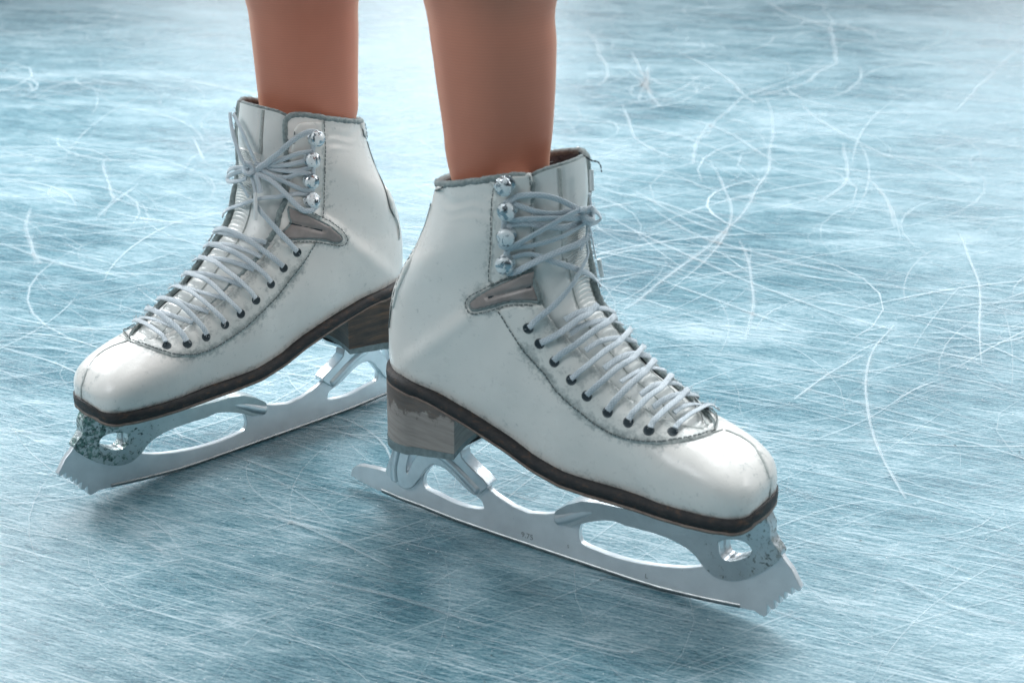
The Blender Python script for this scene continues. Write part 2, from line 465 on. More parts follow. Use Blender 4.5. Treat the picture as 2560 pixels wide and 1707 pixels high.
for P_ in MARKS:
    pts = spline([ground(a_ * E8, b_ * E8) for a_, b_ in P_], 14)
    d = (pts[0] - CAM).length
    for q in range(3):
        zi += 1
        off = Vector((random.uniform(-.0018, .0018), random.uniform(-.0018, .0018), 0)) * (0, 1, .2)[q] * d
        strip(mb, [p + off + Vector((noise.noise(p * 9 + off * 50), noise.noise(p * 11) , 0)) * .003 * d for p in pts], (.0009, .0006, .0040)[q] * d * random.uniform(.7, 1.2), .0010 + zi * 2e-6, st=(.5, .38, .16)[q])
o = mb.build('blade_scratches', M['scratch'], None, smooth=False)
prop(o, kind='structure', label='long curved white blade scratches cut into the blue ice', category='ice marks')
mb = MB()
for k in range(5200):
    y = .45 + 2.9 * random.random() ** 1.35
    x = random.uniform(-.55, .55) * (y + .25)
    fam = random.random()
    ang = R(random.gauss(-27, 9)) if fam < .58 else (R(random.gauss(30, 12)) if fam < .82 else random.uniform(0, math.pi))
    ln = random.uniform(.03, .30) * (.4 + y * .8); cv = random.gauss(0, 2.6)
    pts = []
    for i in range(11):
        s_ = (i / 10 - .5) * ln
        pts.append(Vector((x + math.cos(ang + cv * s_) * s_, y + math.sin(ang + cv * s_) * s_, 0)))
    strip(mb, pts, (.00032 + .0010 * random.random() ** 2.5) * (.5 + y * .9), .0004 + k * 1.5e-7, st=random.uniform(.10, .85) * min(1, max(.3, (y - .4) / .7)))
o = mb.build('fine_ice_scratches', M['scratch_fine'], None, smooth=False)
prop(o, kind='structure', label='countless fine pale hairline scratches all over the ice', category='ice marks')
mb = MB()
for P_ in ([(640, 1119), (700, 1124), (772, 1127)], [(1030, 1150), (1110, 1145), (1180, 1132), (1245, 1127)], [(800, 1098), (860, 1128)], [(1180, 1135), (1215, 1146), (1240, 1139)]):
    zi += 1
    pts = spline([ground(a_ * E8, b_ * E8) for a_, b_ in P_], 20)
    pts = [p + Vector((noise.noise(p * 60), noise.noise(p * 75 + Vector((3, 1, 2))), 0)) * .004 for p in pts]
    strip(mb, pts, .0013, .0012 + zi * 2e-6)
o = mb.build('dark_ice_cracks', M['crack'], None, smooth=False)
prop(o, kind='structure', label='thin dark cracks in the ice beside the front skate heel', category='ice marks')
# frost grains and dark grit
mb = MB()
for k in range(2600):
    y = .45 + 2.2 * random.random() ** 1.4
    x = random.uniform(-.5, .5) * (y + .2)
    r = random.uniform(.00018, .00055) * (.6 + .5 * y)
    c0 = Vector((x, y, .0006))
    v = [c0 + Vector((math.cos(a_) * r * random.uniform(.6, 1.5), math.sin(a_) * r * random.uniform(.6, 1.2), 0)) for a_ in (0, 1.6, 3.1, 4.7)] + [c0 + Vector((0, 0, r * .8))]
    mb.add(v, [(0, 1, 4), (1, 2, 4), (2, 3, 4), (3, 0, 4)])
o = mb.build('frost_grains', M['grain'], None, smooth=False)
prop(o, kind='stuff', label='tiny glittering frost grains scattered on the ice', category='frost')
mb = MB()
for k in range(110):
    y = .45 + 1.2 * random.random() ** 1.3
    x = random.uniform(-.45, .45) * (y + .1)
    r = random.uniform(.0003, .0009)
    c0 = Vector((x, y, .0007))
    v = [c0 + Vector((math.cos(a_) * r * random.uniform(.5, 1.8), math.sin(a_) * r * random.uniform(.5, 1.2), 0)) for a_ in (0, 1.3, 2.5, 3.8, 5.0)] + [c0 + Vector((0, 0, r * .5))]
    mb.add(v, [(0, 1, 5), (1, 2, 5), (2, 3, 5), (3, 4, 5), (4, 0, 5)])
o = mb.build('dark_grit', M['speck'], None, smooth=False)
prop(o, kind='stuff', label='sparse dark grit specks lying on the ice', category='grit')

# ------------------------------------------------------------------ boot last (sections: bottom point, top point, half width, exponents)
STN = [
    (0.2420, 0.0800, 0.2420, 0.0845, 0.0020, 0.35, 0.60),
    (0.2416, 0.0785, 0.2416, 0.0900, 0.0115, 0.32, 0.60),
    (0.2392, 0.0775, 0.2392, 0.0954, 0.0195, 0.28, 0.62),
    (0.2337, 0.0768, 0.2337, 0.1016, 0.0262, 0.25, 0.64),
    (0.2236, 0.0762, 0.2236, 0.1069, 0.0308, 0.22, 0.68),
    (0.2091, 0.0752, 0.2081, 0.1125, 0.0326, 0.25, 0.72),
    (0.1924, 0.0745, 0.1903, 0.1178, 0.0333, 0.24, 0.78),
    (0.1774, 0.0738, 0.1740, 0.1305, 0.0322, 0.24, 0.88),
    (0.1619, 0.0733, 0.1575, 0.1406, 0.0315, 0.24, 0.90),
    (0.1470, 0.0730, 0.1439, 0.1532, 0.0315, 0.24, 0.92),
    (0.1282, 0.0745, 0.1320, 0.1648, 0.0326, 0.24, 0.93),
    (0.1083, 0.0790, 0.1245, 0.1752, 0.0318, 0.24, 0.94),
    (0.0902, 0.0870, 0.1212, 0.1844, 0.0321, 0.24, 0.95),
    (0.0647, 0.0970, 0.1209, 0.1923, 0.0342, 0.24, 0.94),
    (0.0392, 0.1050, 0.1199, 0.1989, 0.0353, 0.25, 0.94),
    (0.0176, 0.1085, 0.1194, 0.2044, 0.0367, 0.32, 0.93),
    (0.0024, 0.1070, 0.1194, 0.2095, 0.0377, 0.45, 0.92),
    (-0.0059, 0.1100, 0.1196, 0.2145, 0.0356, 0.62, 0.91),
    (-0.0075, 0.1250, 0.1199, 0.2201, 0.0360, 0.75, 0.90),
    (-0.0071, 0.1400, 0.1202, 0.2252, 0.0368, 0.80, 0.90),
    (-0.0035, 0.1560, 0.1201, 0.2303, 0.0378, 0.80, 0.89),
    (0.0029, 0.1720, 0.1199, 0.2358, 0.0383, 0.80, 0.88),
    (0.0130, 0.1870, 0.1199, 0.2408, 0.0379, 0.80, 0.87),
    (0.0206, 0.2020, 0.1200, 0.2458, 0.0373, 0.80, 0.87),
    (0.0256, 0.2170, 0.1200, 0.2513, 0.0364, 0.80, 0.86),
    (0.0291, 0.2320, 0.1200, 0.2568, 0.0365, 0.80, 0.85),
]

NS = len(STN)
def stat(t):
    t = max(0.0, min(NS - 1.0, t)); i = min(int(t), NS - 2); f = t - i
    p0, p1, p2, p3 = STN[max(i - 1, 0)], STN[i], STN[i + 1], STN[min(i + 2, NS - 1)]
    return [.5 * (2 * b_ + (c_ - a_) * f + (2 * a_ - 5 * b_ + 4 * c_ - d_) * f * f + (3 * b_ - a_ - 3 * c_ + d_) * f ** 3) for a_, b_, c_, d_ in zip(p0, p1, p2, p3)]
def yc(x):  # the toe end of the last bends towards the big-toe side
    t_ = min(1.2, max(0, (x - .13) / .11)); return .0068 * t_ * t_
def hull(t, a, off=0.0):
    Bx, Bz, Tx, Tz, wd, eb, et = stat(t)
    dx, dz = Tx - Bx, Tz - Bz
    l = max(1e-6, math.hypot(dx, dz)); k = min(off, l * .45) / l
    Bx += dx * k; Bz += dz * k; Tx -= dx * k; Tz -= dz * k
    wd = max(wd - off, wd * .1)
    s_ = (1 + math.cos(a)) / 2; e = et * s_ + eb * (1 - s_); sn = math.sin(a)
    q = wd * math.copysign(abs(sn) ** e, sn) if abs(sn) > 1e-9 else 0.0
    q += yc(Bx + (Tx - Bx) * s_)
    return Vector((Bx + (Tx - Bx) * s_, q, Bz + (Tz - Bz) * s_))
def interp(x, xs, ys):
    if x <= xs[0]: return ys[0]
    for i in range(len(xs) - 1):
        if x <= xs[i + 1]: return ys[i] + (ys[i + 1] - ys[i]) * (x - xs[i]) / (xs[i + 1] - xs[i])
    return ys[-1]
def a_near(t): return interp(t, [5.0, 5.4, 5.8, 6.3, 6.9, 7.4, 8, 8.8, 9.6, 10.5, 11.5, 12.8, 14, 17, 20, 25], [.0, .14, .27, .42, .60, .67, .71, .76, .80, .85, .88, .90, .80, .74, .76, .80])
def a_far(t): return interp(t, [5.0, 5.3, 5.8, 6.5, 7.5, 9, 10, 12, 16, 20, 25], [.0, .22, .48, .60, .58, .52, .48, .46, .48, .56, .62])
HB = [r_[1] for r_ in STN]
STN = [(r_[0], r_[1] - (.0045 if 2 <= i_ <= 16 else (.002 if i_ < 2 else 0)), *r_[2:5], min(r_[5], .17) if i_ < 16 else r_[5], r_[6]) for i_, r_ in enumerate(STN)]
STN = [(r_[0] - (.0015 if 15 < i_ < 21 else 0), *r_[1:]) for i_, r_ in enumerate(STN)]
STN = [(r_[0], r_[1], r_[2] - max(0, i_ - 21) * .0008, *r_[3:]) for i_, r_ in enumerate(STN)]
def solez(x):  # top of sole
    xs = [r_[0] for r_ in STN[:16]][::-1]; ys = HB[:16][::-1]
    return interp(x, xs, ys)
def solew(x):
    if x < .0255: return .0360 * math.sqrt(max(0, 1 - ((x - .0255) / .0355) ** 2))
    xs = [r_[0] for r_ in STN[:15]][::-1]; ys = [r_[4] for r_ in STN[:15]][::-1]
    if x > .2300: return min(interp(.2300, xs, ys), .036) * .985 * max(0, 1 - (min(x, .2424) - .2300) ** 2.3 / .0124 ** 2.3) ** .5
    return min(interp(x, xs, ys), .0360) * .985
def soleth(x): return interp(x, [0, .06, .12, .24], [.0080, .0078, .0086, .0090])

class Skate:
    def __init__(s, V, T, k, label):
        s.O = ground(*V); d = ground(*T) - s.O; d.normalize(); s.d = d
        yaw = math.atan2(d.y, d.x); ln = Vector((-d.y, d.x, 0))
        s.sgn = 1 if ln.y < 0 else -1
        s.n = ln * s.sgn
        s.k = k
        s.root = bpy.data.objects.new('figure_skate', None); col.objects.link(s.root)
        s.root.location = s.O; s.root.rotation_euler = (0, 0, yaw); s.root.empty_display_size = .05
        prop(s.root, label=label, category='figure skate', group='pair of white lace-up figure skates')
        s.mi = Matrix.Translation(s.O) @ Matrix.Rotation(yaw, 4, 'Z'); s.mi.invert()
        s.cl = s.mi @ CAM
        V_, F_ = [], []; nt_, na = 170, 128
        for i in range(nt_):
            t = i / (nt_ - 1) * (NS - 1)
            for j in range(na): V_.append(s.K(hull(t, 2 * math.pi * j / na)))
        for i in range(nt_ - 1):
            for j in range(na):
                k_ = (j + 1) % na; F_.append((i * na + j, i * na + k_, (i + 1) * na + k_, (i + 1) * na + j))
        s.bvh = BVHTree.FromPolygons(V_, F_)
        s.V_ = V_
    def K(s, p):
        zs, sh, ln, x0, lf = s.k; h = max(p[2] - .09, 0)
        return Vector((p[0] + x0 + sh * h, s.sgn * (p[1] + ln * h * min(1, h / .06)), p[2] * zs + s.lift(p[0], p[2])))
    def lift(s, x, z):
        return s.k[4] * min(1, max(0, (x - .09) / .09)) * min(1, max(0, z / .055)) * min(1, max(0, 1 - (z - .12) / .06))
    def Ki(s, p):
        zs, sh, ln, x0, lf = s.k; z = p[2] / zs; z = (p[2] - s.lift(p[0], z)) / zs; h = max(z - .09, 0)
        return Vector((p[0] - x0 - sh * h, s.sgn * p[1] - ln * h * min(1, h / .06), z))
    def mir(s, p):
        c = s.Ki(p); c.y = 2 * yc(c.x) - c.y; return s.K(c)
    def near(s, p):
        loc, n, i, d = s.bvh.find_nearest(p)
        c = s.Ki(loc); cen = s.K(Vector((c.x * .5 + .5 * interp(c.z, [.08, .12, .16, .2], [c.x, .09, .06, .06]), 0, min(c.z, .095 if c.x > .12 else c.z))))
        if n.dot(loc - cen) < 0: n = -n
        return loc, n
    def hit(s, u, v):
        d = (s.mi.to_3x3() @ ray(u, v)).normalized()
        loc, n, i, dd = s.bvh.ray_cast(s.cl, d)
        if loc is None:
            best = None; t = .55
            while t < 1.35:
                q, nn, i, dd = s.bvh.find_nearest(s.cl + d * t)
                if best is None or dd < best[0]: best = (dd, q, nn)
                t += .003
            loc, n = best[1], best[2]
            p, n2 = s.near(loc); return loc, n2
        if n.dot(d) > 0: n = -n
        return loc, n
    def un(s, u, v, q=0.0):  # canonical (x,z) on the plane at distance q from the blade plane
        r = ray(u, v); t = ((s.O + s.n * q - CAM).dot(s.n)) / r.dot(s.n); p = CAM + r * t - s.O
        x_ = p.dot(s.d) - s.k[3]; z_ = p.z / s.k[0]
        return (x_, (p.z - s.lift(x_, z_)) / s.k[0])

def poly_fill(outer, holes=()):
    """constrained triangulation of an outline with holes"""
    vs = [Vector(p) for p in outer]; ed = [(i, (i + 1) % len(outer)) for i in range(len(outer))]
    loops = [list(range(len(outer)))]
    for h in holes:
        b_ = len(vs); vs += [Vector(p) for p in h]; ed += [(b_ + i, b_ + (i + 1) % len(h)) for i in range(len(h))]
        loops.append(list(range(b_, b_ + len(h))))
    def inside(p, poly):
        c_ = False; n = len(poly)
        for i in range(n):
            a_, b_ = poly[i], poly[(i + 1) % n]
            if (a_[1] > p[1]) != (b_[1] > p[1]) and p[0] < (b_[0] - a_[0]) * (p[1] - a_[1]) / (b_[1] - a_[1]) + a_[0]: c_ = not c_
        return c_
    r = delaunay_2d_cdt(vs, ed, [], 0, 1e-7)
    fs = []
    for f in r[2]:
        c_ = sum((r[0][i] for i in f), Vector((0, 0))) / len(f)
        if inside(c_, outer) and not any(inside(c_, h) for h in holes): fs.append(tuple(f))
    return r[0], fs
def smooth2(pts, n=4):
    return [Vector((p.x, p.y)) for p in spline([(a_, b_, 0) for a_, b_ in pts], n)]
def slab(s, name, outer, holes, ht, material, parent, bevel, thick=None, blunt=None):
    """upright plate in the blade plane; ht half thickness, or thick(x,z)"""
    vs, fs = poly_fill(outer, holes); n = len(vs)
    V_, F_ = [], []
    for sd in (1, -1):
        for p in vs:
            h = thick(p[0], p[1]) if thick else ht
            V_.append(s.K(Vector((p[0], sd * h, p[1]))))
    F_ += list(fs); F_ += [tuple(i + n for i in reversed(f)) for f in fs]
    cnt = {}
    for f in fs:
        for i in range(len(f)):
            e = (f[i], f[(i + 1) % len(f)]); k = tuple(sorted(e)); cnt.setdefault(k, []).append(e)
    for k, l in cnt.items():
        if len(l) == 1: a_, b_ = l[0]; F_.append((b_, a_, a_ + n, b_ + n))
    o = obj(name, V_, F_, material, parent, smooth=False)
    if bevel:
        bv = o.modifiers.new('Bevel', 'BEVEL'); bv.width = bevel; bv.segments = 3; bv.limit_method = 'ANGLE'; bv.angle_limit = R(50); bv.harden_normals = False
    for p in o.data.polygons: p.use_smooth = True
    o.data.set_sharp_from_angle(angle=R(35))
    return o
def patch(s, name, poly, h, material, parent, step=7, edge=.35, mirror=False, lift=None, base=0.0):
    P2 = []
    n = len(poly)
    for i in range(n):
        a_, b_ = Vector(poly[i]), Vector(poly[(i + 1) % n]); k = max(1, int((b_ - a_).length / step))
        for j in range(k): P2.append(a_.lerp(b_, j / k))
    xs = [p[0] for p in P2]; ys = [p[1] for p in P2]
    vs, ed = list(P2), [(i, (i + 1) % len(P2)) for i in range(len(P2))]
    nb = len(P2)
    def inside(p):
        c_ = False
        for i in range(nb):
            a_, b_ = P2[i], P2[(i + 1) % nb]
            if (a_[1] > p[1]) != (b_[1] > p[1]) and p[0] < (b_[0] - a_[0]) * (p[1] - a_[1]) / (b_[1] - a_[1]) + a_[0]: c_ = not c_
        return c_
    y = min(ys) + step / 2
    while y < max(ys):
        x = min(xs) + step / 2
        while x < max(xs):
            p = Vector((x, y))
            if inside(p) and min((p - q).length for q in P2) > step * .5: vs.append(p)
            x += step
        y += step
    r = delaunay_2d_cdt(vs, ed, [], 0, 1e-5)
    fs = [tuple(f) for f in r[2] if inside(sum((r[0][i] for i in f), Vector((0, 0))) / len(f))]
    top, bot = [], []
    isb = [any(o_ < nb for o_ in orig) for orig in r[3]]
    for p, b_ in zip(r[0], isb):
        loc, nn = s.hit(p[0], p[1])
        hh = h * (edge if b_ else 1) + base
        if lift and not b_: hh += lift(p[0], p[1])
        top.append(loc + nn * hh); bot.append(loc - nn * .0012)
    V_ = top + bot; m = len(top); F_ = list(fs)
    cnt = {}
    for f in fs:
        for i in range(3):
            e = (f[i], f[(i + 1) % 3]); cnt.setdefault(tuple(sorted(e)), []).append(e)
    for k, l in cnt.items():
        if len(l) == 1: a_, b_ = l[0]; F_.append((b_, a_, a_ + m, b_ + m))
    o = obj(name, V_, F_, material, parent)
    if mirror:
        obj(name, [s.mir(p) for p in V_], [tuple(reversed(f)) for f in F_], material, parent)
    return o
def on_hull(s, pts_px, h, n=8, step=.0016, clear=True):
    L_ = []
    for p in pts_px:
        loc, nn = s.hit(p[0], p[1]); hh = h + (p[2] if len(p) > 2 else 0)
        L_.append(loc + nn * hh)
    pts = resample(spline(L_, n), step); nr = []
    for i, p in enumerate(pts):
        loc, nn = s.near(p)
        if clear:
            d = (p - loc).dot(nn)
            if d < h * .85: pts[i] = p + nn * (h * .85 - d)
        nr.append(nn)
    # smooth normals
    for _ in range(3): nr = [(nr[max(i - 1, 0)] + nr[i] * 2 + nr[min(i + 1, len(nr) - 1)]).normalized() for i in range(len(nr))]
    return pts, nr
def stitches(s, mb, px, h=.0002, dash=.0021, gap=.0012, r=.00075, m=0, mirror=True):
    L_ = [s.hit(*p)[0] for p in px]
    pts = resample(spline(L_, 8), .0004); i = 0; n = int(dash / .0004); g = int(gap / .0004)
    while i + n < len(pts):
        seg = pts[i:i + n + 1:max(1, n // 3)]
        nn = [s.near(p)[1] for p in seg]
        sd = Vector((random.uniform(-1, 1), random.uniform(-1, 1), random.uniform(-1, 1))) * .00018
        q = [p + a_ * (h + .0004 * math.sin(math.pi * k / (len(seg) - 1))) + sd for k, (p, a_) in enumerate(zip(seg, nn))]
        if len(q) > 1:
            tube(mb, q, nn, r, r * .9, 5, m)
            if mirror and min(s.Ki(p).y - yc(s.Ki(p).x) for p in q) > .001: tube(mb, [s.mir(p) for p in q], [(s.mir(p + a_) - s.mir(p)).normalized() for p, a_ in zip(q, nn)], r, r * .9, 5, m)
        i += n + g
def seamline(s, mb, px, wd=.0009, h=.00005, th=.0007, m=0, mirror=True):
    L_ = [s.hit(*p)[0] for p in px]
    pts = resample(spline(L_, 8), .0015); nn = [s.near(p)[1] for p in pts]
    q = [p + a_ * (h + .0002 * noise.noise(p * 600)) for p, a_ in zip(pts, nn)]
    tube(mb, q, nn, wd, th, 6, m)
    if mirror:
        qn = [(p, a_) for p, a_ in zip(q, nn) if s.Ki(p).y - yc(s.Ki(p).x) > .001]
        tube(mb, [s.mir(p) for p, a_ in qn], [(s.mir(p + a_) - s.mir(p)).normalized() for p, a_ in qn], wd, th, 6, m)
# blade and stanchion outlines, measured on the near skate (its own blade plane)
BL_OUT = [(876, 1189), (880, 1172), (889, 1165), (901, 1163), (942, 1171), (966, 1178), (1000, 1195), (1040, 1190), (1072, 1155), (1100, 1150), (1150, 1182), (1200, 1212), (1222, 1222),
 (1241, 1238), (1282, 1265), (1323, 1282), (1363, 1285), (1395, 1282), (1440, 1282), (1500, 1287), (1600, 1305), (1700, 1330), (1800, 1345), (1900, 1340), (1926, 1340),
 (1946, 1371), (1961, 1399), (1980, 1423), (1995, 1454), (2003, 1470), (1998, 1478), (1979, 1468), (1981, 1487), (1962, 1478), (1963, 1498), (1948, 1488), (1951, 1509), (1935, 1499), (1939, 1520), (1930, 1524), (1919, 1512),
 (1919, 1535), (1910, 1541), (1900, 1536), (1885, 1526), (1850, 1519), (1768, 1503), (1707, 1489), (1646, 1474), (1585, 1456), (1524, 1437), (1431, 1407), (1340, 1375), (1241, 1340), (1132, 1301), (1050, 1268), (1000, 1250), (955, 1230), (915, 1211)]
BL_H1 = [(1070, 1172), (1083, 1162), (1099, 1165), (1118, 1176), (1146, 1202), (1173, 1228), (1200, 1247), (1208, 1263), (1206, 1272), (1173, 1268), (1132, 1254), (1094, 1235), (1064, 1220), (1058, 1204), (1060, 1189)]
BL_H2 = [(1453, 1309), (1447, 1329), (1450, 1350), (1462, 1362), (1524, 1387), (1585, 1404), (1646, 1414), (1707, 1419), (1750, 1416), (1759, 1411), (1747, 1390), (1723, 1365), (1677, 1338), (1615, 1318), (1570, 1309), (1539, 1301), (1493, 1301)]
HOLE3 = [(1800, 1349), (1816, 1345), (1838, 1346), (1860, 1353), (1873, 1366), (1877, 1378), (1872, 1388), (1858, 1396), (1842, 1401), (1826, 1403), (1810, 1398), (1800, 1380)]
RS_OUT = [(984, 1070), (981, 1129), (973, 1152), (966, 1175), (969, 1186), (988, 1202), (1000, 1213), (1012, 1220), (1029, 1219), (1040, 1208), (1052, 1192), (1067, 1170), (1083, 1159), (1099, 1162), (1118, 1173), (1146, 1200), (1176, 1229), (1192, 1236), (1208, 1226), (1222, 1211),
 (1187, 1175), (1157, 1143), (1140, 1100), (1056, 1085), (1056, 1112), (1050, 1130), (1033, 1153), (1021, 1182), (1018, 1165), (1030, 1115), (1032, 1070)]
FS_OUT = [(1390, 1283), (1396, 1272), (1459, 1248), (1560, 1262), (1700, 1285), (1800, 1295), (1915, 1290), (1926, 1344), (1944, 1371), (1952, 1387), (1942, 1405), (1906, 1430), (1880, 1442), (1854, 1449), (1832, 1452), (1814, 1450), (1796, 1444), (1781, 1436), (1759, 1411), (1747, 1390), (1723, 1365), (1677, 1338), (1615, 1318), (1570, 1309), (1539, 1297), (1493, 1299), (1450, 1309), (1430, 1316), (1408, 1312), (1395, 1300)]
NEARQ = .004

def wear(s, o, D):
    from mathutils.kdtree import KDTree
    L_ = []
    for line, wt in D['wear']:
        for p in resample(spline([s.hit(*q)[0] for q in line], 8), .0015): L_.append((p, wt)); L_.append((s.mir(p), wt * .6))
    kd = KDTree(len(L_))
    for i, (p, wt) in enumerate(L_): kd.insert(p, i)
    kd.balance()
    at = o.data.attributes.new('wear', 'FLOAT', 'POINT')
    for v in o.data.vertices:
        p, i, d = kd.find(v.co); c = s.Ki(v.co)
        x = L_[i][1] * math.exp(-(d / .0042) ** 1.5)
        zz = c.z - solez(c.x)
        if c.z < .13: x = max(x, .42 * math.exp(-max(0, zz - .002) / .0035))
        at.data[v.index].value = x
def build_skate(s, D):
    root = s.root
    D['wear'] = [(D['seams'][0][0], .5), (D['seams'][1][0], .8), (D['stitch'][3][2:], .9), (D['stitch'][0], .45), (D['stitch'][2], .5), (D['eyelets'], .35)]
    # ---- upper
    rows, rin, tt = [], [], []
    NT, NA = 150, 96
    edge_n, edge_f, collar = [], [], []
    def tmap(t, rel_n, rel_f):
        tc, te = 20.0, NS - 1.0
        if t <= tc: return t
        dr = 0
        for rel in (rel_n, rel_f):
            if rel < .42: dr = max(dr, .95 * (1 - math.sqrt(max(0, 1 - (1 - rel / .42) ** 2))))
        return tc + (t - tc) * (te - dr - tc) / (te - tc)
    ts = [5.0 * i / 40 for i in range(40)] + [5.0 + (NS - 1 - 5.0) * i / (NT - 40) for i in range(NT - 39)]
    mb = MB(); uv = []
    for t in ts:
        an, af = a_near(t), a_far(t); r, ri = [], []
        for j in range(NA + 1):
            f = j / NA
            f = f + .035 * math.sin(4 * math.pi * f) * -1 * .5
            a_ = an + (2 * math.pi - af - an) * f
            t2 = tmap(t, a_ - an, 2 * math.pi - af - a_)
            p = hull(t2, a_)
            # wear: soft dents and creases of old leather
            c = s.K(p)
            cr = .0
            if t2 > 17 and p.x > .02:
                cr = .0007 * math.sin(p.z * 900 + 6 * noise.noise(p * 60)) * max(0, 1 - abs(p.z - .232) / .018) * (.5 + noise.noise(p * 45))
            dn = .0007 * noise.noise(p * 28) + .00025 * noise.noise(p * 95)
            loc = s.K(hull(t2, a_, dn + cr)); r.append(loc); ri.append(s.K(hull(t2, a_, .0032)))
        rows.append(r); rin.append(ri)
    mb.grid(rows, m=0)
    mb.add(list(rows[0][:-1]), [tuple(range(NA))])
    k0 = 41
    mb.grid(rin[k0:], m=1)
    # rim between outer and inner skins
    mb.grid([[rows[i][0], rin[i][0]] for i in range(k0, len(rows))], m=2)
    mb.grid([[rows[i][-1], rin[i][-1]] for i in range(k0, len(rows))], m=2)
    mb.grid([rows[-1], rin[-1]], m=2)
    up = obj('boot_upper', mb.v, mb.f, None, root, mats=[M['leather'], M['lining'], M['suede']], fmat=mb.m)
    wear(s, up, D)
    # ---- grey suede binding round the collar and down the lacing edge
    en = [rows[i][0].lerp(rin[i][0], .5) for i in range(k0, len(rows))]
    ef = [rows[i][-1].lerp(rin[i][-1], .5) for i in range(k0, len(rows))]
    top = [rows[-1][j].lerp(rin[-1][j], .5) for j in range(NA + 1)]
    path = en + top[1:-1] + ef[::-1]
    path = resample(path, .0012)
    mb = MB()
    nn = []
    lo = min(p.z for p in path); hi = max(p.z for p in path)
    for p in path: nn.append(s.near(p)[1])
    pp = [p + Vector((noise.noise(p * 500), noise.noise(p * 520 + Vector((5, 0, 0))), noise.noise(p * 480 + Vector((0, 7, 0))))) * .0005 for p in path]
    n_ = len(path)
    tube(mb, pp, nn, .0042, .0046, 10, taper=lambda f: .42 + .58 * min(1, max(0, min(f, 1 - f) * n_ * .0012 - .045) / .06) + .10 * noise.noise(Vector((f * 300, 1, 2))))
    # loose suede fibres
    for k in range(700):
        i = random.randrange(n_); p = pp[i]; d = (nn[i] * random.uniform(.2, 1) + Vector((random.gauss(0, .5), random.gauss(0, .5), random.gauss(.3, .5)))).normalized()
        q = p + d * .0018
        e = q + d * random.uniform(.0006, .0018)
        tube(mb, [q, q.lerp(e, .5) + Vector((random.gauss(0, .0002),) * 3), e], d.orthogonal(), .00022, .00022, 3)
    mb.build('collar_binding', M['suede'], up)
    # ---- tongue with padded ribs
    rows, back = [], []
    nt_ = 330
    for i in range(nt_ + 1):
        t = 5.2 + (NS - 1.30 - 5.2) * i / nt_
        an, af = a_near(t) + .22, a_far(t) + .24
        r, rb = [], []
        for j in range(49):
            a_ = -af + (an + af) * j / 48
            off = interp(t, [5, 8, 12, 16, 25], [.0028, .0042, .0042, .0030, .0022])
            ac = (-.08 if t < 15 else -.02); half = interp(t, [5, 9, 14, 19, 20], [.18, .30, .30, .34, .34])
            e_ = abs(a_ - ac)
            if t < 19.2:
                if e_ < half: off -= (.0010 + .0007 * math.sin(2 * math.pi * t * 3.6)) * min(1, (half - e_) * 12)
                elif e_ < half + .05: off += .0006
            elif t > 19.2:
                if abs(e_ - .36) < .03: off += .0007
            dr = .0
            ee = (t - (NS - 2.55)) / 1.25
            t2 = t
            if ee > 0:
                rel = min(1, max(0, (abs(a_ - .1) - .40) / .6)); t2 = t - ee * 1.0 * rel ** 2
            off += .0006 * noise.noise(hull(t2, a_) * 50)
            r.append(s.K(hull(t2, a_, off))); rb.append(s.K(hull(t2, a_, off + .006)))
        rows.append(r); back.append(rb)
    mb = MB(); mb.grid(rows, m=0); mb.grid(back, m=1)
    mb.grid([rows[-1], back[-1]], m=2); mb.grid([[a_[0], b_[0]] for a_, b_ in zip(rows, back)], m=2); mb.grid([[a_[-1], b_[-1]] for a_, b_ in zip(rows, back)], m=2)
    tg = obj('tongue', mb.v, mb.f, None, root, mats=[M['tongue'], M['lining'], M['suede']], fmat=mb.m)
    mb = MB()
    pe = resample([a_.lerp(b_, .35) for a_, b_ in zip(rows[-1], back[-1])], .0012)
    tube(mb, [p + Vector((0, 0, .0003 * noise.noise(p * 600))) for p in pe], [s.near(p)[1] for p in pe], .0036, .0024, 8)
    mb.build('tongue_edge', M['suede'], tg)
    mb = MB()
    for aa in (.36, -.40):
        ln = []
        for i in range(60):
            t = 19.3 + (NS - 1.40 - 19.3) * i / 59
            ln.append(s.K(hull(t, aa, .0022)))
        nn = [s.near(p)[1] for p in ln]; tube(mb, ln, nn, .0022, .0009, 6)
    for k in range(2):
        ln = []
        for i in range(150):
            t = 5.6 + (19 - 5.6) * i / 149
            half = interp(t, [5, 9, 14, 19, 20], [.18, .30, .30, .34, .34]) + .025
            ln.append(s.K(hull(t, (-.08 if t < 15 else -.02) + (half if k else -half), .0038)))
        nn = [s.near(p)[1] for p in ln]; tube(mb, ln, nn, .0009, .0006, 5)
    mb.build('tongue_seam', M['seam'], tg)

    # ---- raised leather pieces on the side of the boot
    for nm_, pl_ in (('facing_panel', D['facing']), ('hook_panel', D['hookp'])): wear(s, patch(s, nm_, pl_, .0009, M['leather_worn'], up, 7, .3, False), D)
    patch(s, 'back_tab', D['tab'], .0012, M['leather'], up, 7, .4, False)
    patch(s, 'back_stay', D['stay'], .0014, M['leather_worn'], up, 7, .5, False)
    # taupe flex insert with its groove
    g0, g1 = Vector(D['groove'][0]), Vector(D['groove'][-1])
    def groove(x, y):
        p = Vector((x, y)); t = max(0, min(1, (p - g0).dot(g1 - g0) / (g1 - g0).length_squared)); d = (p - g0.lerp(g1, t)).length
        return -.0012 * math.exp(-(d / 5) ** 2)
    ins = patch(s, 'flex_insert', D['insert'], .0016, M['pewter'], up, 4, .15, True, groove)
    mb = MB(); seamline(s, mb, D['insert'] + D['insert'][:1], .0016, .0004, .0016, 0, False); mb.build('insert_piping', M['suede'], ins)
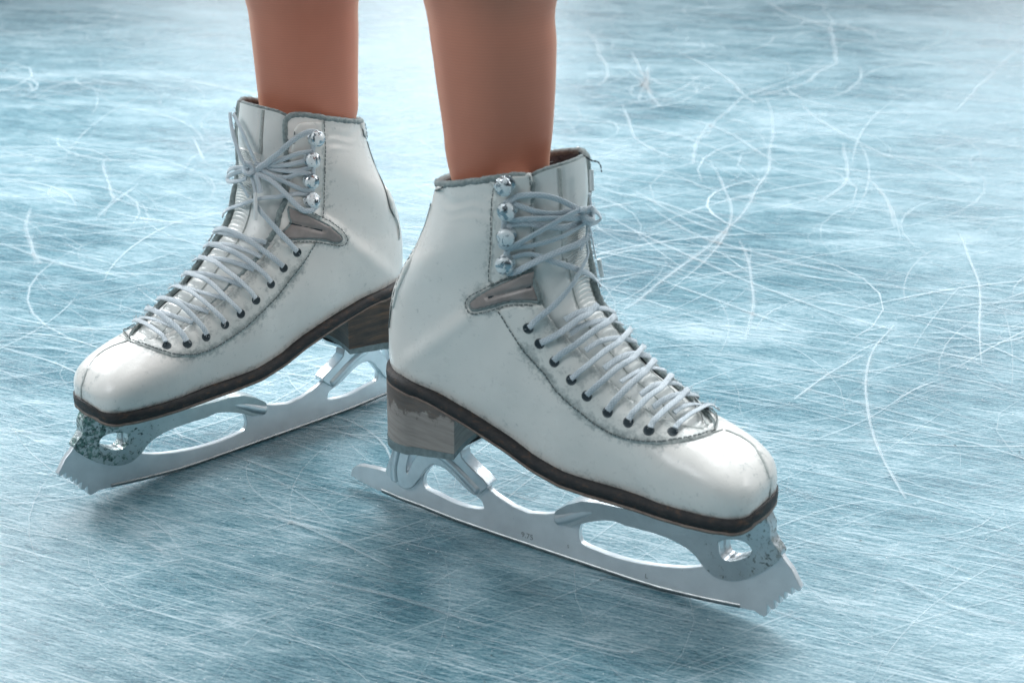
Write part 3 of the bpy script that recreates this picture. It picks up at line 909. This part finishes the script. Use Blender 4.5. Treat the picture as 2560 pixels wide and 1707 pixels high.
    mb = MB(); seamline(s, mb, D['groove'], .0011, .0010, .0006, 0, False); mb.build('insert_groove_shade', M['hole'], ins)  # dark strip along the groove stands in for its shade
    # ---- stitching and seams
    mb = MB()
    for L_ in D['stitch']: stitches(s, mb, L_, .0011)
    mb.build('stitching', M['thread'], up)['kind'] = 'stuff'
    mb = MB()
    for li, (L_, wd) in enumerate(D['seams']): seamline(s, mb, L_, wd, mirror=li > 0)
    mb.build('worn_seam', M['seam'], up)
    mb = MB()
    for L_ in D['dirtlines']:
        seamline(s, mb, L_, .0009, .0005, .0009, mirror=False)
    mb.build('dark_edge', M['thread'], up)
    # ---- sole, heel
    def ringpts(xs_, grow, zf):
        nearp = [(x + .0012 * max(0, (x - .215) / .025), max(0, solew(x) + grow * min(1, solew(x) / .012))) for x in xs_]
        return [s.K(Vector((x, q + yc(x), zf(x)))) for x, q in nearp] + [s.K(Vector((x, -q + yc(x), zf(x)))) for x, q in nearp[::-1]]
    xs_ = []
    for i in range(24): xs_.append(.2424 - .016 * (i / 24) ** 2.6)
    for i in range(50): xs_.append(.2264 - (.2264 - .012) * i / 50)
    for i in range(19): a_ = math.pi / 2 * i / 18; xs_.append(.012 - (.012 + .0098) * math.sin(a_))
    def toew(x): return x
    def sole(name, a0, a1, g, material, parent):
        rr = [ringpts(xs_, -.006, lambda x: solez(x) + .0018 - soleth(x) * a0), ringpts(xs_, g, lambda x: solez(x) + .0016 - soleth(x) * a0),
              ringpts(xs_, g + .0004, lambda x: solez(x) + .0012 - soleth(x) * (a0 * .5 + a1 * .5)), ringpts(xs_, g, lambda x: solez(x) + .0012 - soleth(x) * a1), ringpts(xs_, -.006, lambda x: solez(x) + .0010 - soleth(x) * a1)]
        # real toe rounding: pull the first points of each ring onto an arc
        mb = MB(); mb.grid(rr, True)
        n = len(xs_)
        for r in (rr[0], rr[-1]):
            mb.add(list(r), [(i, i + 1, 2 * n - 2 - i, 2 * n - 1 - i) for i in range(n - 1)])
        return mb.build(name, material, parent)
    so = sole('outsole', 0.0, .75, .0004, M['sole'], root)
    sole('sole_layer', .75, 1.0, .0001, M['tan'], so)
    XF = .0568
    hx = [XF - (XF - .012) * i / 12 for i in range(12)] + [.012 - (.012 + .0098) * math.sin(math.pi / 2 * i / 14) for i in range(15)]
    hb = lambda x: .0555 + .0105 * (x + .0115) / .068
    def hring(f, g):  # f 0 top 1 bottom
        out = []
        nearp = [(x, solew(x) * (1 - .03 * f) + g) for x in hx]
        def z(x): a_ = solez(x) - soleth(x) + .0018; return a_ + (hb(x) - a_) * f
        L_ = [(x, q) for x, q in nearp] + [(x, -q) for x, q in nearp[::-1]]
        res = [s.K(Vector((x - .001 * f + (.0 if abs(x) > 9 else 0), q, z(x) + .0004 * noise.noise(Vector((x * 90, q * 90, f * 3)))))) for x, q in L_]
        # concave front face
        for i in range(1, 7):
            q = nearp[0][1] * (-1 + 2 * i / 7); x = XF - .006 * (1 - (q / nearp[0][1]) ** 2) - .001 * f
            res.append(s.K(Vector((x, q, z(XF)))))
        return res
    def heelpiece(name, f0, f1, g, material, parent, k=6):
        rr = [hring(f0 + (f1 - f0) * i / k, g) for i in range(k + 1)]
        mb = MB(); mb.grid(rr, True)
        for r in (rr[0], rr[-1]):
            c = sum(r, Vector()) / len(r); n = len(r); mb.add(list(r) + [c], [(i, (i + 1) % n, n) for i in range(n)])
        o = mb.build(name, material, parent); o.data.set_sharp_from_angle(angle=R(40)); return o
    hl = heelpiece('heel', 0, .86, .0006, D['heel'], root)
    heelpiece('heel_lift', .86, 1.0, .0011, M['lift'], hl, 2)
    # ---- blade
    def cv(px, q=0.0):
        out = []
        for u, v in px:
            x, z = REF.un(u, v, q); out.append(Vector((x, max(z, 0.0))))
        return out
    def dens(px, k=3):
        sp = spline([(a_, b_, 0) for a_, b_ in px + px[:1]], k)[:-1]
        return [(p.x, p.y) for p in sp]
    zmin = [.0]
    out = cv(BL_OUT, .002)
    mz = min(p.y for p in out)
    out = [Vector((p.x, p.y - mz)) for p in out]
    bl = slab(s, 'blade', out, [cv(dens(BL_H1), .002), cv(dens(BL_H2), .002), cv(dens(HOLE3, 2), .006)], .0021, M['steel'], root, .0005)
    # ground edge, bright strip along the running edge
    low = [(1850, 1519), (1768, 1503), (1707, 1489), (1646, 1474), (1585, 1456), (1524, 1437), (1431, 1407), (1340, 1375), (1241, 1340), (1132, 1301), (1050, 1268), (1000, 1250), (955, 1230)]
    lp = [Vector((p.x, 0, p.y - mz)) for p in cv(low, .002)]
    mb = MB()
    rr = []
    for p in lp: rr.append([s.K(Vector((p.x, .00235, p.z + .0028))), s.K(Vector((p.x, .00245, p.z + .0002))), s.K(Vector((p.x, -.00245, p.z + .0002))), s.K(Vector((p.x, -.00235, p.z + .0028)))])
    mb.grid(rr, True); mb.build('running_edge', M['edge'], bl, bevel=0)
    slab(s, 'heel_stanchion', cv(dens(RS_OUT, 2), NEARQ), [], .0050, M['chip_clean'], bl, .0022)
    fh = cv(dens(HOLE3, 2), .006)
    def fth(x, z): return interp(z, [.018, .030, .045, .060], [.0038, .0062, .0085, .0105]) * interp(x, [.10, .14, .17, .215, .243], [.75, .8, 1, .95, .42])
    slab(s, 'sole_stanchion', cv(dens(FS_OUT, 2), NEARQ), [fh], .006, D['cup'], bl, .0018, fth)
    def arm(name, px, q0, d0, d1):
        pts = [s.K(Vector((x, 0, z))) for x, z in [REF.un(u, v, .0) for u, v in px]]
        pts = spline(pts, 8); n_ = len(pts)
        mb = MB(); nn = s.K(Vector((0, 1, .05))) - s.K(Vector((0, 0, .05))); nn.normalize()
        tube(mb, pts, nn, d0, d1, 20, taper=lambda f: 1 - .35 * max(0, 1 - f / .05) - .12 * max(0, 1 - (1 - f) / .04))
        o = mb.build(name, M['chip_clean'], bl); o.data.set_sharp_from_angle(angle=R(50))
    arm('stanchion_arm', [(1095, 1118), (1135, 1148), (1175, 1188), (1207, 1222)], 0, .0100, .0130)
    arm('stanchion_arm', [(1007, 1085), (1003, 1120), (996, 1160), (999, 1196)], 0, .0095, .0125)
    arm('stanchion_arm', [(1500, 1268), (1455, 1278), (1425, 1287), (1398, 1292)], 0, .0100, .0125)
    # mounting plates
    def plate(x0, x1, hw, zf, th, name, ang=0):
        mb = MB(); rr = []
        for i in range(25):
            f = i / 24; x = x0 + (x1 - x0) * f; e = hw * min(1, (1 - abs(2 * f - 1) ** 8) ** .5 + .02)
            z = zf(x)
            rr.append([s.K(Vector((x, e, z))), s.K(Vector((x, e, z - th))), s.K(Vector((x, -e, z - th))), s.K(Vector((x, -e, z)))])
        mb.grid(rr, True); mb.add(list(rr[0]), [(0, 1, 2, 3)]); mb.add(list(rr[-1]), [(0, 1, 2, 3)])
        o = mb.build(name, D['cup'] if x0 > .08 else M['chip_clean'], bl, smooth=False)
        return o
    plate(.118, .228, .024, lambda x: solez(x) + .0011 - soleth(x), .0020, 'sole_plate')
    plate(-.010, .052, .022, lambda x: hb(x) + .0002, .0020, 'heel_plate')
    for x, q in ((.135, .016), (.158, .019), (.158, -.019), (.135, -.016), (.215, .017), (.215, -.017)):
        z = solez(x) - soleth(x) - .0008
        mb = MB()
        ring = [[s.K(Vector((x + math.cos(a_) * r_, q + math.sin(a_) * r_, z - h_))) for a_ in [2 * math.pi * k / 14 for k in range(14)]] for r_, h_ in ((.0040, 0), (.0038, .0010), (.0022, .0016), (.0002, .0017))]
        mb.grid(ring, True)
        mb.build('screw', M['chip_clean'], bl)

    # ---- eyelets
    mb0 = None
    def orient(n): return n.to_track_quat('Z', 'Y').to_matrix()
    ev = D['eyelets']
    for u, v in ev:
        loc, n = s.hit(u, v)
        for side in (0, 1):
            p, nn = (loc, n)
            if side: p = s.mir(loc); nn = (s.mir(loc + n * .01) - p).normalized()
            m3 = orient(nn); mb = MB()
            prof = [(.0031, .0007), (.0029, .0012), (.0024, .0013), (.0021, .0010)]
            mb.grid([[p + m3 @ Vector((math.cos(a_) * r_, math.sin(a_) * r_, z_)) for a_ in [2 * math.pi * k / 18 for k in range(18)]] for r_, z_ in prof], True, m=0)
            mb.add([p + m3 @ Vector((math.cos(a_) * .0022, math.sin(a_) * .0022, .0011)) for a_ in [2 * math.pi * k / 18 for k in range(18)]], [tuple(range(18))], m=1)
            obj('eyelet', mb.v, mb.f, None, up, mats=[M['grommet'], M['hole']], fmat=mb.m)
    # ---- lace hooks: domed cap on a neck above a base washer
    for hi_, (u, v) in enumerate(D['hooks']):
        loc, n = s.hit(u, v)
        for side in (0, 1):
            p, nn = (loc, n)
            if side: p = s.mir(loc); nn = (s.mir(loc + n * .01) - p).normalized()
            fw = s.K(s.Ki(p) + Vector((.01, 0, 0))) - p; fw -= nn * fw.dot(nn); fw.normalize(); sd = nn.cross(fw)
            mb = MB()
            prof = [(.0052, .0008, 0), (.0052, .0014, 0), (.0040, .0017, 0), (.0022, .0022, 0), (.0020, .0036, -.0002), (.0034, .0041, -.0004), (.0050, .0046, -.0006), (.0054, .0054, -.0006), (.0050, .0064, -.0006), (.0040, .0072, -.0006), (.0024, .0077, -.0006), (.0002, .0079, -.0006)]
            rr = []
            for r_, z_, x_ in prof:
                ring = []
                for k in range(28):
                    a_ = 2 * math.pi * k / 28; rad = r_
                    if z_ > .004: rad *= 1 + .10 * math.cos(2 * a_) * 0 + .06 * noise.noise(Vector((math.cos(a_) * 1.5 + hi_ * 3, math.sin(a_) * 1.5, 0)))
                    ring.append(p + fw * (math.cos(a_) * rad * .95 + x_) + sd * (math.sin(a_) * rad) + nn * z_)
                rr.append(ring)
            mb.grid(rr, True)
            mb.build('lace_hook', M['hook'], up)
    # ---- shoelace
    mb = MB(); fz = MB()
    for item in D['laces']:
        h, wd, px = item
        if len(px) > 4 and h < .0033: px = [(*px[0][:2], -.0028)] + list(px[1:-1]) + [(*px[-1][:2], -.0008)]
        if h >= .0044 and len(px[0]) > 2 and px[0][2] == -.003: px = list(px[:-1]) + [(*px[-1][:2], -.0025)]
        pts, nr = on_hull(s, px, max(.0024, h - .0008))
        tw = [nr[i] for i in range(len(nr))]
        ph = random.uniform(0, 6)
        tw = []
        for i, nn in enumerate(nr):
            tg_ = (pts[min(i + 1, len(pts) - 1)] - pts[max(i - 1, 0)]).normalized()
            tw.append(Matrix.Rotation(.35 * math.sin(ph + i * .06), 3, tg_) @ nn)
        tube(mb, pts, tw, wd * random.uniform(.76, .90), wd * .28, 10)
        for k in range(int(len(pts) * (2.6 if h < .0033 else 1.5))):
            i = random.randrange(len(pts)); p = pts[i] + (nr[i] * random.uniform(0, 1) * .0008)
            d = Vector((random.gauss(0, 1), random.gauss(0, 1), random.gauss(.3, 1))).normalized(); q = p + d * wd * .35
            e = q + d * random.uniform(.0008, .0026)
            tube(fz, [q, q.lerp(e, .5) + Vector((random.gauss(0, .0003), random.gauss(0, .0003), random.gauss(0, .0003))), e], d.orthogonal(), .0002, .0002, 3)
    # knot
    kp, kn = s.hit(*D['knot'])
    for k in range(3):
        ax = kn.orthogonal().normalized(); bx = kn.cross(ax)
        c0 = kp + kn * (.0055 + .0008 * k); L_ = []
        ang0 = k * 1.2
        for i in range(15):
            a_ = ang0 + 1.5 * math.pi * i / 14
            L_.append(c0 + ax * math.cos(a_) * .0030 + bx * math.sin(a_) * .0036 + kn * .0012 * math.sin(a_ * 2))
        tube(mb, L_, [kn] * 15, .0034, .0020, 10)
    la = mb.build('shoelace', M['lace'], root)
    fz.build('lace_fibres', M['fuzz'], la)['kind'] = 'stuff'
    for px in D['aglets']:
        pts, nr = on_hull(s, px, .0065)
        mb = MB(); tube(mb, pts, nr, .0026, .0024, 10); mb.build('aglet', M['plastic'], la)

DR = dict(
 cup=M['chip'], heel=M['heel'],
 facing=[(1356, 762), (1372, 790), (1398, 826), (1430, 857), (1474, 900), (1506, 936), (1551, 978), (1584, 1004), (1629, 1036), (1680, 1056), (1730, 1070), (1765, 1076), (1782, 1084), (1733, 1101), (1685, 1109), (1639, 1112), (1588, 1107), (1539, 1093), (1491, 1067), (1449, 1034), (1416, 1008), (1387, 976), (1365, 944), (1336, 912), (1307, 879), (1278, 834), (1248, 786), (1238, 776), (1271, 764), (1319, 762)],
 hookp=[(1246, 416), (1291, 408), (1312, 413), (1325, 427), (1333, 455), (1334, 520), (1332, 600), (1330, 664), (1300, 682), (1250, 708), (1227, 718), (1224, 683), (1229, 613), (1231, 528), (1237, 472)],
 tab=[(1106, 424), (1126, 422), (1115, 447), (1109, 468), (1097, 474), (1092, 474), (1098, 450)],
 stay=[(1082, 512), (1063, 568), (1044, 615), (1021, 672), (996, 725), (984, 770), (982, 764), (990, 722), (1006, 676), (1030, 628), (1052, 585), (1070, 540), (1078, 514)],
 groove=[(1223, 744), (1333, 715)],
 insert=[(1336, 677), (1335, 711), (1347, 753), (1319, 751), (1271, 753), (1221, 767), (1187, 775), (1177, 770), (1176, 758), (1193, 742), (1235, 719), (1277, 700), (1313, 683)],
 stitch=[[(1244, 413), (1236, 472), (1230, 528), (1228, 613), (1223, 683), (1225, 711)], [(1325, 440), (1327, 478)],
  [(1313, 677), (1270, 694), (1225, 714), (1180, 738), (1167, 752), (1170, 774), (1185, 784), (1225, 776), (1275, 762), (1335, 762)],
  [(1248, 778), (1278, 826), (1307, 871), (1336, 904), (1365, 936), (1387, 968), (1416, 1000), (1449, 1026), (1491, 1059), (1539, 1085), (1588, 1099), (1639, 1104), (1685, 1101), (1733, 1093), (1782, 1078)],
  [(1108, 420), (1092, 466)]],
 seams=[([(1814, 1074), (1846, 1087), (1879, 1109), (1904, 1145), (1920, 1185), (1926, 1225), (1921, 1256)], .0022),
  ([(1366, 790), (1398, 832), (1440, 878), (1484, 918), (1521, 958), (1565, 994), (1600, 1018), (1650, 1048), (1700, 1064), (1760, 1070)], .0020),
  ([(1248, 780), (1278, 828), (1307, 873), (1336, 906), (1365, 938), (1387, 970), (1416, 1002), (1449, 1028), (1491, 1061), (1539, 1087), (1588, 1101), (1639, 1106), (1685, 1103), (1733, 1095), (1782, 1080), (1811, 1072)], .0010)],
 dirtlines=[[(1125, 422), (1114, 447), (1108, 469), (1089, 477)], [(1077, 509), (1058, 562), (1036, 612), (1011, 669), (990, 722), (980, 767), (974, 820)]],
 hooks=[(1267, 460), (1273, 523), (1270, 584), (1268, 655)],
 eyelets=[(1321, 820), (1350, 858), (1387, 904), (1429, 949), (1468, 989), (1520, 1030), (1572, 1055), (1622, 1076), (1681, 1081)],
 knot=(1450, 530),
 laces=[
  (.0032, .0040, [(1410, 800), (1442, 783), (1475, 776), (1510, 778), (1534, 786)]), (.0032, .0040, [(1424, 836), (1452, 818), (1491, 807), (1523, 807), (1552, 818)]),
  (.0030, .0040, [(1462, 878), (1491, 860), (1523, 852), (1555, 852), (1588, 862)]), (.0030, .0040, [(1508, 924), (1533, 906), (1562, 893), (1588, 891), (1621, 898)]),
  (.0030, .0040, [(1550, 958), (1575, 943), (1607, 929), (1636, 928), (1660, 933)]), (.0030, .0038, [(1600, 992), (1626, 973), (1659, 965), (1685, 965), (1700, 970)]),
  (.0030, .0038, [(1630, 1022), (1652, 1006), (1685, 993), (1717, 991), (1740, 996)]), (.0028, .0038, [(1680, 1036), (1698, 1024), (1723, 1017), (1749, 1020), (1775, 1028)]),
  (.0050, .0042, [(1326, 815, -.003), (1348, 790), (1382, 757), (1418, 708), (1441, 668), (1455, 630), (1453, 590)]),
  (.0050, .0042, [(1355, 854, -.003), (1375, 845), (1400, 832), (1439, 803), (1462, 790), (1485, 765)]),
  (.0050, .0042, [(1391, 900, -.003), (1408, 885), (1442, 862), (1481, 832), (1507, 816), (1528, 797)]),
  (.0048, .0042, [(1432, 945, -.003), (1448, 932), (1475, 911), (1507, 884), (1539, 862), (1566, 830)]),
  (.0048, .0042, [(1471, 986, -.003), (1486, 973), (1510, 952), (1539, 926), (1572, 905), (1600, 872)]),
  (.0048, .0042, [(1523, 1026, -.003), (1535, 1010), (1552, 991), (1575, 968), (1604, 942), (1630, 908)]),
  (.0046, .0042, [(1575, 1051, -.003), (1583, 1038), (1597, 1023), (1617, 1000), (1646, 978), (1672, 945)]),
  (.0046, .0042, [(1625, 1072, -.003), (1630, 1060), (1641, 1047), (1662, 1026), (1688, 1004), (1712, 980)]),
  (.0044, .0042, [(1684, 1078, -.003), (1690, 1070), (1704, 1059), (1733, 1039), (1775, 1020), (1796, 1022)]),
  (.0040, .0040, [(1262, 520), (1266, 508), (1277, 500), (1302, 487), (1347, 485), (1389, 495), (1431, 517), (1450, 530)]),
  (.0030, .0040, [(1280, 505), (1313, 517), (1347, 528), (1389, 530), (1431, 524), (1450, 532)]),
  (.0048, .0042, [(1274, 541), (1290, 544), (1319, 541), (1361, 539), (1403, 540), (1448, 540)]),
  (.0032, .0040, [(1270, 565), (1285, 556), (1319, 554), (1375, 563), (1417, 563), (1455, 545)]),
  (.0062, .0044, [(1256, 592), (1258, 604), (1268, 608), (1291, 601), (1347, 568), (1403, 534), (1437, 520), (1462, 532)]),
  (.0045, .0042, [(1270, 640), (1270, 622), (1285, 611), (1333, 606), (1389, 590), (1430, 567), (1455, 548)]),
  (.0048, .0044, [(1260, 668), (1275, 678), (1296, 680), (1338, 659), (1389, 629), (1430, 607), (1462, 584)]),
  (.0030, .0040, [(1284, 640), (1310, 632), (1333, 632), (1375, 650), (1431, 671), (1473, 691), (1500, 715)]),
  (.0030, .0038, [(1265, 540), (1262, 570)]), (.0030, .0038, [(1272, 600), (1270, 640)]),
  (.0056, .0026, [(1451, 545), (1458, 575), (1463, 605), (1470, 650)]), (.0056, .0026, [(1455, 483), (1459, 510), (1460, 535)]),
  (.0040, .0040, [(1440, 620), (1452, 595), (1456, 560), (1448, 535)]),
  (.0070, .0038, [(1431, 517), (1455, 520), (1470, 530), (1474, 545), (1455, 552), (1436, 540)]),
 ],
 aglets=[[(1470, 650), (1474, 668), (1478, 690)], [(1453, 425), (1454, 455), (1455, 483)]])
DL = dict(
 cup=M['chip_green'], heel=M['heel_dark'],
 facing=[(697, 600), (670, 628), (643, 668), (610, 700), (580, 729), (547, 760), (525, 777), (480, 808), (436, 838), (375, 852), (345, 850), (340, 860), (379, 875), (431, 893), (486, 893), (532, 877), (572, 853), (609, 828), (636, 804), (667, 773), (694, 746), (722, 709), (756, 666), (786, 617), (794, 606), (771, 606), (714, 608)],
 hookp=[(806, 304), (762, 306), (745, 311), (735, 324), (731, 350), (725, 400), (722, 492), (726, 510), (745, 522), (785, 540), (804, 550), (806, 523), (809, 453), (810, 368)],
 tab=[(897, 300), (912, 300), (918, 335), (921, 348), (909, 338), (904, 323)],
 stay=[(962, 467), (977, 523), (992, 560), (997, 600), (999, 570), (991, 540), (984, 505), (972, 478)],
 groove=[(722, 558), (808, 577)],
 insert=[(720, 517), (745, 528), (785, 545), (827, 568), (850, 588), (855, 598), (849, 605), (836, 607), (813, 601), (771, 596), (714, 599), (703, 587), (726, 559), (723, 542)],
 stitch=[[(808, 301), (811, 368), (810, 453), (807, 523), (804, 551)], [(736, 330), (734, 360)],
  [(748, 521), (790, 538), (832, 561), (860, 586), (866, 602), (850, 614), (815, 609), (771, 604), (716, 606)],
  [(790, 601), (786, 609), (756, 658), (722, 701), (694, 738), (667, 765), (636, 796), (609, 820), (572, 845), (532, 869), (486, 885), (431, 885), (379, 869), (327, 851)],
  [(908, 310), (918, 345)]],
 seams=[([(318, 851), (272, 869), (241, 891), (217, 928), (204, 967), (203, 1005)], .0022),
  ([(688, 612), (655, 664), (622, 696), (590, 727), (557, 758), (532, 778), (488, 808), (442, 838), (400, 850)], .0020),
  ([(786, 611), (756, 660), (722, 703), (694, 740), (667, 767), (636, 798), (609, 822), (572, 847), (532, 871), (486, 887), (431, 887), (379, 871), (327, 853), (298, 838)], .0010)],
 dirtlines=[[(897, 304), (905, 323), (908, 338), (922, 348)], [(922, 352), (939, 413), (959, 467), (975, 523), (992, 556), (998, 600)]],
 hooks=[(785, 347), (776, 398), (773, 451), (773, 503)],
 eyelets=[(742, 631), (708, 670), (676, 710), (639, 750), (601, 784), (561, 811), (514, 842), (468, 860), (417, 866)],
 knot=(633, 419),
 laces=[
  (.0032, .0040, [(514, 621), (563, 616), (609, 626), (655, 646)]), (.0032, .0040, [(489, 655), (532, 651), (578, 657), (636, 678)]),
  (.0030, .0040, [(459, 692), (501, 689), (547, 697), (606, 717)]), (.0030, .0040, [(430, 724), (471, 726), (511, 737), (566, 751)]),
  (.0030, .0040, [(397, 751), (434, 755), (471, 769), (526, 785)]), (.0030, .0038, [(368, 778), (400, 784), (440, 796), (484, 812)]),
  (.0030, .0038, [(338, 803), (364, 800), (398, 806), (436, 822)]),
  (.0050, .0042, [(738, 627, -.003), (724, 612), (700, 584), (672, 548), (658, 531), (640, 505)]),
  (.0050, .0042, [(704, 666, -.003), (690, 655), (662, 633), (630, 610), (600, 592), (566, 580), (540, 583)]),
  (.0050, .0042, [(672, 706, -.003), (662, 694), (639, 673), (609, 649), (575, 632), (530, 618)]),
  (.0048, .0042, [(635, 746, -.003), (624, 732), (599, 707), (569, 683), (541, 661), (505, 650)]),
  (.0048, .0042, [(597, 780, -.003), (588, 772), (563, 747), (532, 716), (508, 701), (470, 690)]),
  (.0048, .0042, [(558, 807, -.003), (550, 798), (526, 775), (501, 753), (474, 735), (440, 724)]),
  (.0046, .0042, [(512, 838, -.003), (507, 828), (492, 808), (471, 784), (449, 765), (410, 752)]),
  (.0046, .0042, [(466, 857, -.003), (460, 846), (446, 827), (419, 802), (400, 788), (372, 778)]),
  (.0044, .0042, [(416, 862, -.003), (410, 850), (394, 836), (364, 817), (335, 803)]),
  (.0030, .0040, [(512, 598), (540, 588), (575, 590), (620, 600), (668, 608)]),
  (.0060, .0044, [(790, 334), (772, 330), (755, 335), (728, 352), (695, 382), (653, 419), (640, 424)]),
  (.0040, .0040, [(776, 378), (745, 382), (717, 392), (690, 402), (660, 414)]),
  (.0030, .0040, [(782, 410), (765, 420), (728, 426), (690, 422), (655, 414), (640, 406)]),
  (.0038, .0040, [(775, 432), (745, 432), (717, 442), (685, 438), (660, 424)]),
  (.0046, .0042, [(780, 470), (764, 474), (740, 466), (700, 447), (667, 430), (644, 420)]),
  (.0034, .0040, [(772, 484), (740, 486), (700, 492), (658, 497), (616, 509), (560, 531), (548, 538)]),
  (.0056, .0044, [(784, 520), (768, 528), (748, 523), (717, 492), (681, 458), (644, 430), (634, 418)]),
  (.0030, .0038, [(780, 365), (779, 385)]), (.0030, .0038, [(782, 412), (781, 440)]), (.0030, .0038, [(780, 466), (779, 490)]),
  (.0070, .0038, [(633, 419), (622, 400), (611, 368), (602, 335), (597, 300), (597, 285)]),
  (.0052, .0038, [(645, 400), (632, 368), (617, 330), (604, 300), (597, 285)]),
  (.0064, .0038, [(630, 424), (605, 432), (590, 444), (590, 455), (608, 455), (633, 444)]),
  (.0060, .0038, [(640, 420), (605, 418), (590, 428), (589, 440)]),
  (.0045, .0038, [(612, 456), (620, 475), (632, 498)]),
  (.0060, .0030, [(636, 430), (644, 458), (648, 485)]),
  (.0060, .0038, [(640, 425), (652, 450), (658, 485)]),
  (.0034, .0040, [(760, 400), (720, 410), (680, 412), (650, 410)]),
 ],
 aglets=[[(648, 485), (650, 517), (650, 556)]])

SR = Skate((1050, 1270), (1918, 1562), (.9669, .0093, -.0030, -.0030, .0018), 'white laced skate in front, its boot toe pointing right')
SL = Skate((950, 996), (212, 1258), (.9223, -.1368, -.1045, -.0051, -.0018), 'white laced skate behind, its boot toe pointing left')
REF = SR
build_skate(SR, DR)
build_skate(SL, DL)
# the size stamped on the near blade, and a loose lining thread at its far collar
bl = next(c for c in SR.root.children if c.name.startswith('blade'))
for txt, u, v, sz in (('9.75', 1303, 1340, .0052), ('L', 1612, 1443, .0042), ('S', 1418, 1368, .0030)):
    fc = bpy.data.curves.new('size_stamp', 'FONT'); fc.body = txt; fc.size = sz; fc.extrude = .00006
    fo = bpy.data.objects.new('size_stamp', fc); col.objects.link(fo); fo.parent = bl
    x, z = REF.un(u, v, .0022); fo.location = SR.K(Vector((x, .0024, z))); fo.rotation_euler = (R(90), 0, 0)
    fc.materials.append(M['stamp'])
    bpy.context.view_layer.update()
    fm = bpy.data.meshes.new_from_object(fo); mo = bpy.data.objects.new('size_stamp', fm); col.objects.link(mo); mo.parent = bl; mo.location = fo.location; mo.rotation_euler = fo.rotation_euler
    bpy.data.objects.remove(fo)
mb = MB()
L_ = []
for u, v in [(1440, 381), (1462, 395), (1474, 402), (1486, 404), (1494, 413), (1497, 430)]:
    x, z = SR.un(u, v, -.012); L_.append(SR.K(Vector((x, -.012, z))))
tube(mb, spline(L_, 6), SR.K(Vector((0, 1, 0))).normalized(), .0012, .0010, 6, taper=lambda f: 1 - .5 * f + .3 * math.sin(f * 40))
mb.build('loose_thread', M['hole'], next(c for c in SR.root.children if c.name.startswith('boot_upper')))

# ------------------------------------------------------------------ the skater's legs (one continuous body mesh)
def legrows(s, pix, xc, top):
    base = s.root.location + Matrix.Rotation(s.root.rotation_euler.z, 3, 'Z') @ s.K(Vector((xc, 0, .24)))
    y0 = base.y
    R_ = []
    for v, ul, ur in pix:
        a_, b_ = ray(ul, v), ray(ur, v); pa = CAM + a_ * (y0 / a_.y); pb = CAM + b_ * (y0 / b_.y)
        R_.append((Vector(((pa.x + pb.x) / 2, y0, (pa.z + pb.z) / 2)), (pb.x - pa.x) / 2))
    R_.sort(key=lambda q: q[0].z)
    return R_
def leg(s, pix, xc, hip):
    R_ = legrows(s, pix, xc, 0)
    c0, w0 = R_[0]
    fl = lambda z: s.root.location + Matrix.Rotation(s.root.rotation_euler.z, 3, 'Z') @ s.K(Vector((.072, 0, z / s.k[0])))
    rows = [(fl(.165), w0 * .62), (fl(.19), w0 * .70), (fl(.205).lerp(Vector((c0.x, c0.y, fl(.205).z)), .45), w0 * .84)] + R_
    c, w_ = rows[-1]
    pc, pw = rows[-3]
    dr = (c - pc) / max(1e-6, (c.z - pc.z))
    for z, wd in ((.33, .047), (.37, .050), (.42, .047), (.46, .048), (.50, .052), (.56, .060), (.63, .070), (.70, .080), (.76, .088), (.82, .090)):
        if z > c.z + .02:
            f = min(1, (z - c.z) / (.76 - c.z)); x = c.x + (hip - c.x) * f
            rows.append((Vector((x, c.y + .015 * math.sin(f * 3), z)), max(wd, w_ * (1 if z < .4 else .9)) if z < .45 else wd))
    return rows
def ring(c, wd, dp, n=40):
    return [c + Vector((math.cos(2 * math.pi * k / n) * wd, math.sin(2 * math.pi * k / n) * dp, 0)) for k in range(n)]
LR = leg(SR, [(0, 1058, 1393), (109, 1077, 1392), (218, 1092, 1389), (327, 1108, 1382), (405, 1118, 1374)], .066, -.005)
LL = leg(SL, [(0, 615, 897), (87, 629, 896), (218, 644, 895), (285, 652, 893)], .066, -.165)
mb = MB()
def leg_mesh(rows):
    cs = spline([(c.x, c.y, c.z) for c, _ in rows], 6); ws = [p.x for p in spline([(w_, 0, 0) for _, w_ in rows], 6)]
    rr, uv = [], []
    for c, wd in zip(cs, ws):
        rr.append(ring(c, wd, wd * interp(c.z, [.2, .25, .35], [.80, .90, 1.08]))); uv += [(k / 40, c.z) for k in range(40)]
    mb.grid(rr, True, uv)
    mb.add(list(rr[0]), [tuple(range(40))], [(0, 0)] * 40)
    return rr[-1], cs[-1]
rA, cA = leg_mesh(LR); rB, cB = leg_mesh(LL)
# pelvis: bridge both thighs into one hip ring
hipc = (cA + cB) / 2
hr = []
for z, wd, dp in ((.03, .178, .098), (.09, .172, .105), (.15, .150, .098), (.20, .128, .086)):
    hr.append(ring(hipc + Vector((0, .0, z)), wd, dp))
uvh = [(k / 40, r[0].z) for r in hr for k in range(40)]
mb.grid(hr, True, uvh); mb.add(list(hr[0]), [tuple(range(40))], [(0, .9)] * 40); mb.add(list(hr[-1]), [tuple(range(40))], [(0, .9)] * 40)
bd = mb.build('person', M['tights'])
# weld the overlapping hip and thighs far above the frame into one surface
bo = bd.modifiers.new('Weld', 'WELD'); bo.merge_threshold = .0005
prop(bd, label='skater in tan tights, bare shins rising out of both white boots', category='person')
